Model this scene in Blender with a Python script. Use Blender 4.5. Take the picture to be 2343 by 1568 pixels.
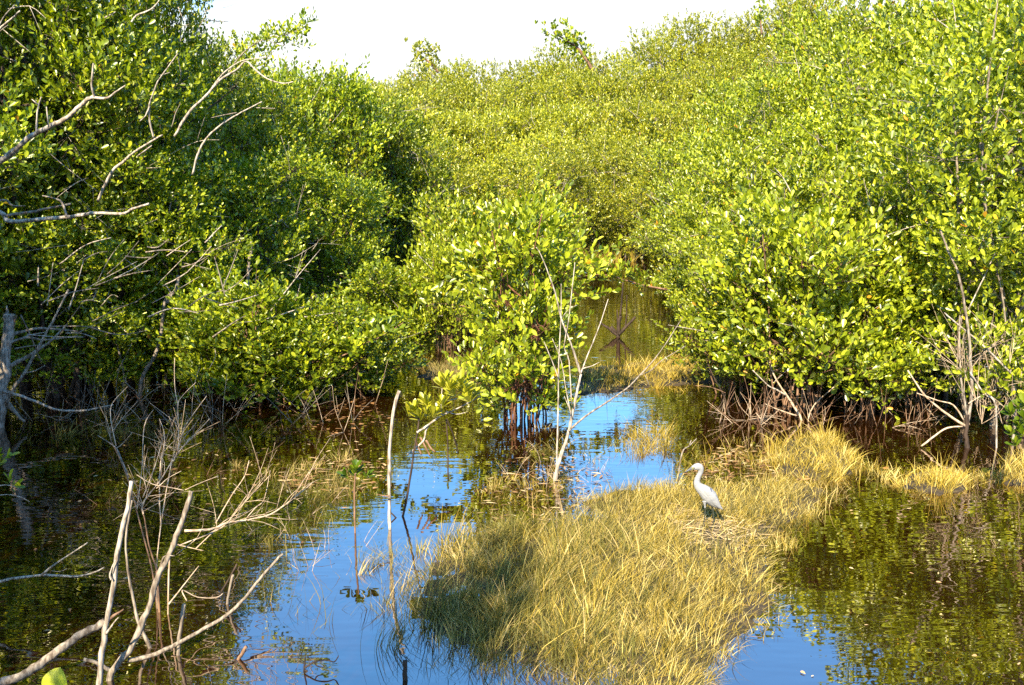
import bpy, bmesh, math, random
import numpy as np
from mathutils import Vector, Matrix

for _o in list(bpy.data.objects):
    bpy.data.objects.remove(_o)
scene = bpy.context.scene
COL = scene.collection
R = math.radians
rng = np.random.default_rng(7)
random.seed(7)

# ------------------------------------------------------------------ camera
CAM_H, PITCH, F = 3.0, R(9.6), 2154.0          # F: focal length in pixels of a 2342 px wide picture
cam = bpy.data.cameras.new('camera')
cam_o = bpy.data.objects.new('camera', cam)
COL.objects.link(cam_o)
cam_o.location = (0, 0, CAM_H)
cam_o.rotation_euler = (R(90) - PITCH, 0, 0)
cam.sensor_width = 36.0
cam.lens = 36.0 * F / 2342.0
cam.clip_start, cam.clip_end = 0.05, 3000
scene.camera = cam_o

# ------------------------------------------------------------------ light
SUN_EL, SUN_DIR = R(40), Vector((-0.32, -0.947, 0))
world = bpy.data.worlds.new('World')
scene.world = world
world.use_nodes = True
nt = world.node_tree
nt.nodes.clear()
w_out = nt.nodes.new('ShaderNodeOutputWorld')
w_bg = nt.nodes.new('ShaderNodeBackground')
w_bg.inputs['Strength'].default_value = 0.13
sky = nt.nodes.new('ShaderNodeTexSky')
sky.sky_type = 'NISHITA'
sky.sun_disc = False
sky.sun_elevation = SUN_EL
sky.sun_rotation = math.atan2(SUN_DIR.x, SUN_DIR.y) % (2 * math.pi)
sky.air_density, sky.dust_density, sky.ozone_density = 1.0, 0.6, 2.5
# bright thin cloud low in the sky, clear blue higher up
tc = nt.nodes.new('ShaderNodeTexCoord')
sep = nt.nodes.new('ShaderNodeSeparateXYZ')
nt.links.new(tc.outputs['Generated'], sep.inputs[0])
nz = nt.nodes.new('ShaderNodeTexNoise')
nz.inputs['Scale'].default_value = 3.0
nz.inputs['Detail'].default_value = 6
nt.links.new(tc.outputs['Generated'], nz.inputs['Vector'])
ad = nt.nodes.new('ShaderNodeMath'); ad.operation = 'MULTIPLY_ADD'
ad.inputs[1].default_value = 0.12
nt.links.new(nz.outputs['Fac'], ad.inputs[0])
nt.links.new(sep.outputs['Z'], ad.inputs[2])
mr = nt.nodes.new('ShaderNodeMapRange')
mr.interpolation_type = 'SMOOTHSTEP'
mr.inputs['From Min'].default_value = 0.232
mr.inputs['From Max'].default_value = 0.292
mr.inputs['To Min'].default_value = 1.0
mr.inputs['To Max'].default_value = 0.0
nt.links.new(ad.outputs[0], mr.inputs['Value'])
mx = nt.nodes.new('ShaderNodeMix'); mx.data_type = 'RGBA'
nt.links.new(mr.outputs[0], mx.inputs['Factor'])
gn = nt.nodes.new('ShaderNodeMix'); gn.data_type = 'RGBA'; gn.blend_type = 'MULTIPLY'
gn.inputs['Factor'].default_value = 1.0
gn.inputs['B'].default_value = (0.46, 0.86, 1.10, 1)
nt.links.new(sky.outputs[0], gn.inputs['A'])
nt.links.new(gn.outputs['Result'], mx.inputs['A'])
mx.inputs['B'].default_value = (2.62, 2.68, 2.66, 1)
nt.links.new(mx.outputs['Result'], w_bg.inputs['Color'])
nt.links.new(w_bg.outputs[0], w_out.inputs[0])

sun = bpy.data.lights.new('sun', 'SUN')
sun.energy, sun.angle, sun.color = 5.0, R(0.5), (1.0, 0.87, 0.62)
sun_o = bpy.data.objects.new('sun', sun)
COL.objects.link(sun_o)
_sd = Vector((SUN_DIR.x * math.cos(SUN_EL), SUN_DIR.y * math.cos(SUN_EL), math.sin(SUN_EL)))
sun_o.rotation_euler = _sd.to_track_quat('Z', 'Y').to_euler()
sun_o.location = (-20, -15, 20)

vs = scene.view_settings
vs.view_transform, vs.look, vs.exposure, vs.gamma = 'Standard', 'None', 1.90, 1.0
vs.use_curve_mapping = False
cy = scene.cycles
cy.max_bounces, cy.diffuse_bounces, cy.glossy_bounces = 5, 2, 3
cy.transmission_bounces, cy.transparent_max_bounces = 3, 4
cy.caustics_reflective = cy.caustics_refractive = False
cy.sample_clamp_indirect = 4.0
cy.use_denoising = False

# ------------------------------------------------------------------ pixel <-> world
FW = Vector((0, math.cos(PITCH), -math.sin(PITCH)))
UP = Vector((0, math.sin(PITCH), math.cos(PITCH)))


def ray(px, py):
    return Vector((1, 0, 0)) * ((px - 1171) / F) + UP * ((784 - py) / F) + FW


def at(px, py, Y):
    d = ray(px, py)
    return Vector((0, 0, CAM_H)) + d * (Y / d.y)


def gnd(px, py, z=0.0):
    d = ray(px, py)
    return Vector((0, 0, CAM_H)) + d * ((z - CAM_H) / d.z)


S = 0.3473                                      # detail views of the photograph, nine of them


def view(ox, oy):
    return lambda x, y: (ox + x * S, oy + y * S)


va, vb, vc = view(0, 0), view(780, 0), view(1555, 0)
vd, ve, vf = view(0, 514), view(780, 514), view(1555, 514)
vg, vh, vi = view(0, 1024), view(780, 1024), view(1555, 1024)

# ------------------------------------------------------------------ materials


def new_mat(name):
    m = bpy.data.materials.new(name)
    m.use_nodes = True
    t = m.node_tree
    b = t.nodes['Principled BSDF']
    return m, t, b


def ramp(t, stops, fac=None, interp='LINEAR'):
    r = t.nodes.new('ShaderNodeValToRGB')
    r.color_ramp.interpolation = interp
    e = r.color_ramp.elements
    while len(e) < len(stops):
        e.new(0.5)
    for i, (p, c) in enumerate(stops):
        e[i].position = p
        e[i].color = (*c, 1)
    if fac is not None:
        t.links.new(fac, r.inputs[0])
    return r


def leaf_mat(name, stops, transl=0.28, rough=0.33, tr_gain=1.5, spec=0.5):
    m, t, b = new_mat(name)
    a = t.nodes.new('ShaderNodeAttribute')
    a.attribute_name = 'tint'
    r = ramp(t, stops, a.outputs['Fac'])
    oi = t.nodes.new('ShaderNodeObjectInfo')
    hs = t.nodes.new('ShaderNodeHueSaturation')
    mrn = t.nodes.new('ShaderNodeMapRange')
    mrn.inputs['To Min'].default_value, mrn.inputs['To Max'].default_value = 0.82, 1.15
    t.links.new(oi.outputs['Random'], mrn.inputs['Value'])
    t.links.new(mrn.outputs[0], hs.inputs['Value'])
    t.links.new(r.outputs[0], hs.inputs['Color'])
    t.links.new(hs.outputs[0], b.inputs['Base Color'])
    b.inputs['Roughness'].default_value = rough
    b.inputs['Specular IOR Level'].default_value = spec
    tr = t.nodes.new('ShaderNodeBsdfTranslucent')
    g = t.nodes.new('ShaderNodeMix'); g.data_type = 'RGBA'; g.blend_type = 'MULTIPLY'
    g.inputs['Factor'].default_value = 1
    t.links.new(hs.outputs[0], g.inputs['A'])
    g.inputs['B'].default_value = (tr_gain * 1.1, tr_gain * 1.15, tr_gain * 0.3, 1)
    t.links.new(g.outputs['Result'], tr.inputs[0])
    ms = t.nodes.new('ShaderNodeMixShader')
    ms.inputs[0].default_value = transl
    t.links.new(b.outputs[0], ms.inputs[1])
    t.links.new(tr.outputs[0], ms.inputs[2])
    t.links.new(ms.outputs[0], t.nodes['Material Output'].inputs[0])
    return m


def wood_mat(name, c0, c1, scale=30, rough=0.8, bump=0.4):
    m, t, b = new_mat(name)
    tcn = t.nodes.new('ShaderNodeTexCoord')
    mp = t.nodes.new('ShaderNodeMapping')
    mp.inputs['Scale'].default_value = (1, 1, 0.25)
    t.links.new(tcn.outputs['Object'], mp.inputs[0])
    n = t.nodes.new('ShaderNodeTexNoise')
    n.inputs['Scale'].default_value = scale
    n.inputs['Detail'].default_value = 5
    t.links.new(mp.outputs[0], n.inputs['Vector'])
    r = ramp(t, [(0.35, c0), (0.62, c1)], n.outputs['Fac'])
    t.links.new(r.outputs[0], b.inputs['Base Color'])
    b.inputs['Roughness'].default_value = rough
    b.inputs['Specular IOR Level'].default_value = 0.2
    bp = t.nodes.new('ShaderNodeBump')
    bp.inputs['Strength'].default_value = bump
    bp.inputs['Distance'].default_value = 0.01
    t.links.new(n.outputs['Fac'], bp.inputs['Height'])
    t.links.new(bp.outputs[0], b.inputs['Normal'])
    return m


M = {}
M['leaf_olive'] = leaf_mat('mangrove_leaf_olive', [
    (0.0, (0.060, 0.085, 0.003)), (0.35, (0.160, 0.200, 0.008)), (0.75, (0.335, 0.365, 0.016)),
    (0.95, (0.48, 0.48, 0.035)), (0.975, (0.50, 0.40, 0.02)), (1.0, (0.55, 0.22, 0.02))])
M['leaf_green'] = leaf_mat('mangrove_leaf_green_shaded', [  # same species as the olive leaf; left bank's shade put into the colour
    (0.0, (0.040, 0.072, 0.004)), (0.4, (0.140, 0.190, 0.006)), (0.8, (0.31, 0.34, 0.012)),
    (0.96, (0.46, 0.45, 0.025)), (0.985, (0.42, 0.34, 0.02)), (1.0, (0.5, 0.2, 0.02))], rough=0.34, spec=0.45)
M['leaf_far'] = leaf_mat('mangrove_leaf_far', [
    (0.0, (0.075, 0.105, 0.010)), (0.35, (0.19, 0.205, 0.009)), (0.75, (0.355, 0.345, 0.016)),
    (0.95, (0.47, 0.43, 0.03)), (0.98, (0.42, 0.33, 0.03)), (1.0, (0.4, 0.2, 0.04))])
M['leaf_yellow'] = leaf_mat('young_yellow_leaf', [
    (0.0, (0.20, 0.22, 0.012)), (0.5, (0.34, 0.33, 0.018)), (1.0, (0.48, 0.44, 0.03))])
M['leaf_dark'] = leaf_mat('seedling_leaf', [
    (0.0, (0.03, 0.06, 0.003)), (0.6, (0.07, 0.11, 0.004)), (1.0, (0.14, 0.17, 0.008))], transl=0.2, spec=.25)
M['pale'] = wood_mat('weathered_dead_wood', (0.13, 0.10, 0.075), (0.42, 0.36, 0.30), 42, .85, .8)
M['grey'] = wood_mat('grey_bark', (0.075, 0.055, 0.04), (0.26, 0.215, 0.17), 42, .85, .8)
M['brown'] = wood_mat('brown_bark', (0.07, 0.035, 0.018), (0.22, 0.13, 0.08))
M['shaded_bark'] = wood_mat('shaded_bark', (0.020, 0.014, 0.010), (0.085, 0.060, 0.045))  # bark colour darkened to carry the shade of the left hollow
M['red'] = wood_mat('red_brown_root', (0.05, 0.018, 0.010), (0.15, 0.070, 0.04))
M['dark'] = wood_mat('wet_dark_wood', (0.012, 0.008, 0.006), (0.05, 0.032, 0.022))
M['tan'] = wood_mat('tan_dry_twig', (0.24, 0.16, 0.10), (0.46, 0.35, 0.25))
M['straw'] = leaf_mat('marsh_grass_blade', [
    (0.0, (0.040, 0.036, 0.005)), (0.22, (0.11, 0.088, 0.008)), (0.5, (0.27, 0.185, 0.018)),
    (0.8, (0.40, 0.285, 0.048)), (1.0, (0.52, 0.41, 0.14))], transl=0.2, rough=0.6, tr_gain=1.0, spec=0.25)
M['sedge'] = leaf_mat('green_sedge_blade', [
    (0.0, (0.05, 0.045, 0.010)), (0.4, (0.12, 0.11, 0.018)), (0.75, (0.25, 0.19, 0.05)),
    (1.0, (0.42, 0.30, 0.12))], transl=0.2, rough=0.6, tr_gain=1.0, spec=0.25)
M['litter'] = leaf_mat('fallen_leaf', [
    (0.0, (0.10, 0.045, 0.015)), (0.5, (0.30, 0.15, 0.05)), (1.0, (0.55, 0.42, 0.22))], transl=0.1, rough=0.6, tr_gain=1.0)

# water: still, tannin-stained pool
m, t, b = new_mat('tannin_water')
M['water'] = m
b.inputs['Base Color'].default_value = (0.013, 0.0043, 0.0006, 1)
b.inputs['Roughness'].default_value = 0.02
b.inputs['IOR'].default_value = 1.34
geo = t.nodes.new('ShaderNodeNewGeometry')
mp = t.nodes.new('ShaderNodeMapping')
mp.inputs['Scale'].default_value = (0.55, 1.4, 1)
t.links.new(geo.outputs['Position'], mp.inputs[0])
n1 = t.nodes.new('ShaderNodeTexNoise'); n1.inputs['Scale'].default_value = 6; n1.inputs['Detail'].default_value = 1
n2 = t.nodes.new('ShaderNodeTexNoise'); n2.inputs['Scale'].default_value = 1.1; n2.inputs['Detail'].default_value = 1
n3 = t.nodes.new('ShaderNodeTexNoise'); n3.inputs['Scale'].default_value = 0.35
for n in (n1, n2):
    t.links.new(mp.outputs[0], n.inputs['Vector'])
t.links.new(geo.outputs['Position'], n3.inputs['Vector'])
msk = t.nodes.new('ShaderNodeMapRange')
msk.inputs['From Min'].default_value, msk.inputs['From Max'].default_value = 0.38, 0.6
msk.inputs['To Min'].default_value, msk.inputs['To Max'].default_value = 0.35, 1.0
t.links.new(n3.outputs['Fac'], msk.inputs['Value'])
hm = t.nodes.new('ShaderNodeMath'); hm.operation = 'MULTIPLY'
t.links.new(n1.outputs['Fac'], hm.inputs[0]); t.links.new(msk.outputs[0], hm.inputs[1])
ha = t.nodes.new('ShaderNodeMath'); ha.operation = 'MULTIPLY_ADD'
ha.inputs[1].default_value = 1.5
t.links.new(n2.outputs['Fac'], ha.inputs[0]); t.links.new(hm.outputs[0], ha.inputs[2])
bp = t.nodes.new('ShaderNodeBump')
bp.inputs['Strength'].default_value = 1.0
bp.inputs['Distance'].default_value = 0.0030
t.links.new(ha.outputs[0], bp.inputs['Height'])
t.links.new(bp.outputs[0], b.inputs['Normal'])
gl = t.nodes.new('ShaderNodeBsdfGlossy')
gl.inputs['Roughness'].default_value = 0.015
gl.inputs['Color'].default_value = (0.95, 0.87, 0.81, 1)
t.links.new(bp.outputs[0], gl.inputs['Normal'])
lw = t.nodes.new('ShaderNodeFresnel'); lw.inputs['IOR'].default_value = 1.9
t.links.new(bp.outputs[0], lw.inputs['Normal'])
fm = t.nodes.new('ShaderNodeMapRange')
fm.inputs['To Min'].default_value, fm.inputs['To Max'].default_value = 0.34, 1.0
t.links.new(lw.outputs[0], fm.inputs['Value'])
ms = t.nodes.new('ShaderNodeMixShader')
t.links.new(fm.outputs[0], ms.inputs[0])
t.links.new(b.outputs[0], ms.inputs[1]); t.links.new(gl.outputs[0], ms.inputs[2])
b.inputs['Specular IOR Level'].default_value = 0.0
t.links.new(ms.outputs[0], t.nodes['Material Output'].inputs[0])

# mud and thatch
m, t, b = new_mat('mud_and_thatch')
M['mud'] = m
geo = t.nodes.new('ShaderNodeNewGeometry')
n = t.nodes.new('ShaderNodeTexNoise'); n.inputs['Scale'].default_value = 14; n.inputs['Detail'].default_value = 8
t.links.new(geo.outputs['Position'], n.inputs['Vector'])
r = ramp(t, [(0.3, (0.010, 0.006, 0.002)), (0.55, (0.032, 0.020, 0.007)), (0.75, (0.085, 0.055, 0.018))], n.outputs['Fac'])
t.links.new(r.outputs[0], b.inputs['Base Color'])
b.inputs['Roughness'].default_value = 0.9
bp = t.nodes.new('ShaderNodeBump'); bp.inputs['Strength'].default_value = 0.8; bp.inputs['Distance'].default_value = 0.03
t.links.new(n.outputs['Fac'], bp.inputs['Height']); t.links.new(bp.outputs[0], b.inputs['Normal'])

# ------------------------------------------------------------------ mesh helpers


def link(name, me, parent=None, loc=None):
    o = bpy.data.objects.new(name, me)
    COL.objects.link(o)
    if parent is not None:
        o.parent = parent
    if loc is not None:
        o.location = loc
    return o


def tag(o, label=None, cat=None, group=None, kind=None):
    if label: o['label'] = label
    if cat: o['category'] = cat
    if group: o['group'] = group
    if kind: o['kind'] = kind
    return o


def thing(name, label, cat, loc=(0, 0, 0), group=None):
    o = bpy.data.objects.new(name, None)
    COL.objects.link(o)
    o.location = loc
    o.empty_display_size = 0.2
    return tag(o, label, cat, group)


def np_mesh(name, V, loops, starts, totals, mat, tint=None, smooth=False):
    me = bpy.data.meshes.new(name)
    me.vertices.add(len(V))
    me.vertices.foreach_set('co', np.ascontiguousarray(V, dtype=np.float32).ravel())
    me.loops.add(len(loops))
    me.loops.foreach_set('vertex_index', np.ascontiguousarray(loops, dtype=np.int32))
    me.polygons.add(len(starts))
    me.polygons.foreach_set('loop_start', np.ascontiguousarray(starts, dtype=np.int32))
    me.polygons.foreach_set('loop_total', np.ascontiguousarray(totals, dtype=np.int32))
    if tint is not None:
        a = me.attributes.new('tint', 'FLOAT', 'POINT')
        a.data.foreach_set('value', np.ascontiguousarray(tint, dtype=np.float32))
    me.update(calc_edges=True)
    if smooth:
        me.polygons.foreach_set('use_smooth', np.ones(len(starts), dtype=bool))
    me.materials.append(mat)
    return me


def unit(v):
    return v / np.maximum(np.linalg.norm(v, axis=1, keepdims=True), 1e-9)


LEAF = np.array([(0, 0, 0), (.22, .24, .05), (.55, .47, .09), (.85, .38, .06), (1, 0, -.03),
                 (.85, -.38, .06), (.55, -.47, .09), (.22, -.24, .05)])


def leaves_mesh(name, P, D, N, L, W, mat, tint):
    """P base points, D directions, N face normals, L lengths, W width/length"""
    n = len(P)
    D = unit(D)
    Bn = unit(np.cross(D, N))
    N2 = np.cross(Bn, D)
    V = (P[:, None, :] + L[:, None, None] * (LEAF[None, :, 0, None] * D[:, None, :]
         + (LEAF[None, :, 1, None] * W[:, None, None]) * Bn[:, None, :]
         + (LEAF[None, :, 2, None] * W[:, None, None] * 1.3) * N2[:, None, :]))
    base = (np.arange(n) * 8)[:, None]
    f1 = base + np.array([0, 4, 3, 2, 1])
    f2 = base + np.array([0, 7, 6, 5, 4])
    loops = np.concatenate([f1, f2], axis=1).ravel()
    starts = np.arange(2 * n) * 5
    return np_mesh(name, V.reshape(-1, 3), loops, starts, np.full(2 * n, 5), mat, np.repeat(tint, 8))


def rand_unit(n, g):
    return unit(g.normal(size=(n, 3)))


def shoots_to_leaves(P, D, Ls, per, g, leaf_len, ratio=0.43, up=0.45):
    """leaves in opposite pairs along shoots (P start, D direction, Ls length)"""
    n = len(P)
    t = np.linspace(0.12, 1.0, per)[None, :] + g.uniform(-.04, .04, (n, per))
    base = P[:, None, :] + D[:, None, :] * (t * Ls[:, None])[:, :, None]
    ref = rand_unit(n, g)
    s1 = unit(np.cross(D, ref))
    s2 = np.cross(D, s1)
    ang = (np.arange(per) % 2) * math.pi + (np.arange(per) // 2) * (math.pi / 2)
    ang = ang[None, :] + g.normal(0, .35, (n, per))
    side = np.cos(ang)[:, :, None] * s1[:, None, :] + np.sin(ang)[:, :, None] * s2[:, None, :]
    fwd = 0.35 + 0.75 * t[:, :, None]
    d = side * 0.9 + D[:, None, :] * fwd + np.array([0, 0, up])
    d = d + g.normal(0, .18, d.shape)
    # blades hold their faces to the light: the normal leans up the shoot and up
    nn = D[:, None, :] * .7 - side * 0.5 + np.array([0, -.1, .15]) + g.normal(0, .62, d.shape)
    k = n * per
    L = leaf_len * g.uniform(.62, 1.15, k)
    return base.reshape(k, 3), d.reshape(k, 3), nn.reshape(k, 3), L, ratio * g.uniform(1.0, 1.35, k)


def tints(n, g, lo=0.0, hi=0.93, odd=0.012):
    t = np.clip(g.beta(1.4, 1.4, n) * (hi - lo) + lo, 0, .95)
    k = g.random(n) < odd
    t[k] = g.uniform(.96, 1.0, k.sum())
    return t


class Tubes:
    def __init__(self):
        self.v, self.f = [], []

    def add(self, pts, r0, r1=None, sides=6, sub=4, rough=0.0, radii=None, cap=True):
        pts = [Vector(p) for p in pts]
        n = len(pts)
        rr = radii if radii else [r0 + (r1 - r0) * i / max(1, n - 1) for i in range(n)]
        P, Q = [], []
        if n == 2 or sub <= 1:
            P, Q = pts, rr
        else:
            for i in range(n - 1):
                p0, p1, p2, p3 = pts[max(0, i - 1)], pts[i], pts[i + 1], pts[min(n - 1, i + 2)]
                for k in range(sub):
                    u = k / sub
                    P.append(0.5 * ((2 * p1) + (p2 - p0) * u + (2 * p0 - 5 * p1 + 4 * p2 - p3) * u * u
                                    + (3 * p1 - p0 - 3 * p2 + p3) * u ** 3))
                    Q.append(rr[i] + (rr[i + 1] - rr[i]) * u)
            P.append(pts[-1]); Q.append(rr[-1])
        b0 = len(self.v)
        nrm = None
        m = len(P)
        for i in range(m):
            d = (P[min(m - 1, i + 1)] - P[max(0, i - 1)])
            d = d.normalized() if d.length > 1e-9 else Vector((0, 0, 1))
            if nrm is None:
                nrm = d.orthogonal().normalized()
            else:
                nrm = (nrm - d * nrm.dot(d))
                nrm = nrm.normalized() if nrm.length > 1e-6 else d.orthogonal().normalized()
            bn = d.cross(nrm)
            off = Vector((0, 0, 0))
            if rough:
                off = Vector((random.gauss(0, 1), random.gauss(0, 1), random.gauss(0, 1))) * (rough * Q[i])
            for k in range(sides):
                a = 2 * math.pi * k / sides
                q = Q[i] * (1 + (random.uniform(-.16, .16) if rough else 0))
                self.v.append(P[i] + off + (nrm * math.cos(a) + bn * math.sin(a)) * q)
        for i in range(m - 1):
            for k in range(sides):
                k2 = (k + 1) % sides
                a = b0 + i * sides
                self.f.append((a + k, a + k2, a + sides + k2, a + sides + k))
        if cap:
            self.f.append(tuple(b0 + k for k in range(sides))[::-1])
            self.f.append(tuple(b0 + (m - 1) * sides + k for k in range(sides)))
        return self

    def mesh(self, name, mat, origin=(0, 0, 0)):
        me = bpy.data.meshes.new(name)
        o = Vector(origin)
        me.from_pydata([tuple(v - o) for v in self.v], [], self.f)
        me.polygons.foreach_set('use_smooth', np.ones(len(self.f), dtype=bool))
        me.update()
        me.materials.append(mat)
        return me


def in_poly(X, Y, poly):
    inside = np.zeros(X.shape, bool)
    n = len(poly)
    for i in range(n):
        x0, y0 = poly[i]; x1, y1 = poly[(i + 1) % n]
        c = ((y0 > Y) != (y1 > Y)) & (X < (x1 - x0) * (Y - y0) / (y1 - y0 + 1e-12) + x0)
        inside ^= c
    return inside


def edge_dist(X, Y, poly):
    d = np.full(X.shape, 1e9)
    n = len(poly)
    for i in range(n):
        x0, y0 = poly[i]; x1, y1 = poly[(i + 1) % n]
        dx, dy = x1 - x0, y1 - y0
        t = np.clip(((X - x0) * dx + (Y - y0) * dy) / (dx * dx + dy * dy + 1e-12), 0, 1)
        d = np.minimum(d, np.hypot(X - x0 - t * dx, Y - y0 - t * dy))
    return d


def gpoly(pts):
    return [tuple(gnd(*p)[:2]) for p in pts]


# ------------------------------------------------------------------ ground and water
ISLAND = gpoly([(1240, 1300), (1300, 1215), (1390, 1185), (1310, 1150), (1400, 1125), (1550, 1118), (1700, 1112), (1830, 1105), (1890, 1118),
                (1865, 1165), (1780, 1222), (1740, 1270), (1765, 1330), (1775, 1385), (1720, 1440), (1650, 1490), (1620, 1580), (1600, 1640),
                (1440, 1640), (1420, 1540), (1330, 1470), (1250, 1400)])
SEDGE = gpoly([(945, 1345), (985, 1280), (1090, 1225), (1250, 1205), (1400, 1190), (1420, 1330), (1450, 1480), (1400, 1530), (1200, 1520), (1080, 1500), (985, 1470), (940, 1410)])
SPARSE = gpoly([(1000, 1470), (1200, 1500), (1460, 1480), (1470, 1640), (1250, 1640), (1050, 1540)])
TUFT_R = gpoly([(1780, 1085), (1770, 1040), (1800, 1010), (1880, 1000), (1935, 1030), (1950, 1085), (1860, 1100)])
TUFT_R2 = gpoly([(2060, 1120), (2080, 1085), (2150, 1075), (2210, 1090), (2220, 1120), (2150, 1135)])
TUFT_R3 = gpoly([(2290, 1110), (2300, 1070), (2420, 1060), (2420, 1120)])
FARBANK = gpoly([(1310, 905), (1325, 845), (1450, 830), (1560, 822), (1650, 840), (1690, 880), (1620, 880), (1500, 885), (1400, 900)])
MIDBANK = gpoly([(950, 865), (990, 835), (1090, 840), (1180, 850), (1160, 885), (1040, 880)])
MIDBANK2 = gpoly([(940, 690), (990, 645), (1080, 640), (1110, 690), (1060, 720)])
CHAN_END = gpoly([(1230, 610), (1250, 580), (1340, 565), (1420, 570), (1440, 600), (1340, 612)])
LOW = [(ISLAND, .018), (SEDGE, .003), (TUFT_R, .05), (TUFT_R2, .03), (TUFT_R3, .04), (FARBANK, .02), (MIDBANK, .02), (MIDBANK2, .04), (CHAN_END, .1)]


def axis(lo, hi, step, far):
    c = np.arange(lo, hi + step, step)
    g = np.array([1.6, 4, 9, 20, 45, 100, 220, 480, 900.0])
    return np.concatenate([(lo - g[g < far])[::-1], c, hi + g[g < far]])


gx, gy = axis(-7, 7, .12, 1000), axis(4, 22, .12, 1000)
GX, GY = np.meshgrid(gx, gy)
GZ = np.full(GX.shape, -0.30) + 0.05 * np.sin(GX * 1.3 + 2) * np.cos(GY * .9)
GZ += np.clip((GY - 52) / 10, 0, 1) * 0.45
for pol, h in LOW:
    ins = in_poly(GX, GY, pol)
    ed = edge_dist(GX, GY, pol)
    s = np.where(ins, h * np.clip(.4 + ed / .25, 0, 1) + .012 * np.sin(GX * 19) * np.cos(GY * 17),
                 -0.30 + np.clip(1 - ed / .3, 0, 1) ** 2 * .29)
    GZ = np.maximum(GZ, s)
nx, ny = len(gx), len(gy)
ii = (np.arange(ny - 1)[:, None] * nx + np.arange(nx - 1)[None, :]).ravel()
quads = np.stack([ii, ii + 1, ii + nx + 1, ii + nx], 1)
me = np_mesh('ground', np.stack([GX, GY, GZ], -1).reshape(-1, 3), quads.ravel(), np.arange(len(quads)) * 4,
             np.full(len(quads), 4), M['mud'], smooth=True)
tag(link('ground', me), kind='structure')
me = bpy.data.meshes.new('water')
me.from_pydata([(-900, -300, 0), (900, -300, 0), (900, 900, 0), (-900, 900, 0)], [], [(0, 1, 2, 3)])
me.materials.append(M['water'])
tag(link('water', me), kind='structure')

# ------------------------------------------------------------------ mangrove trees


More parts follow.
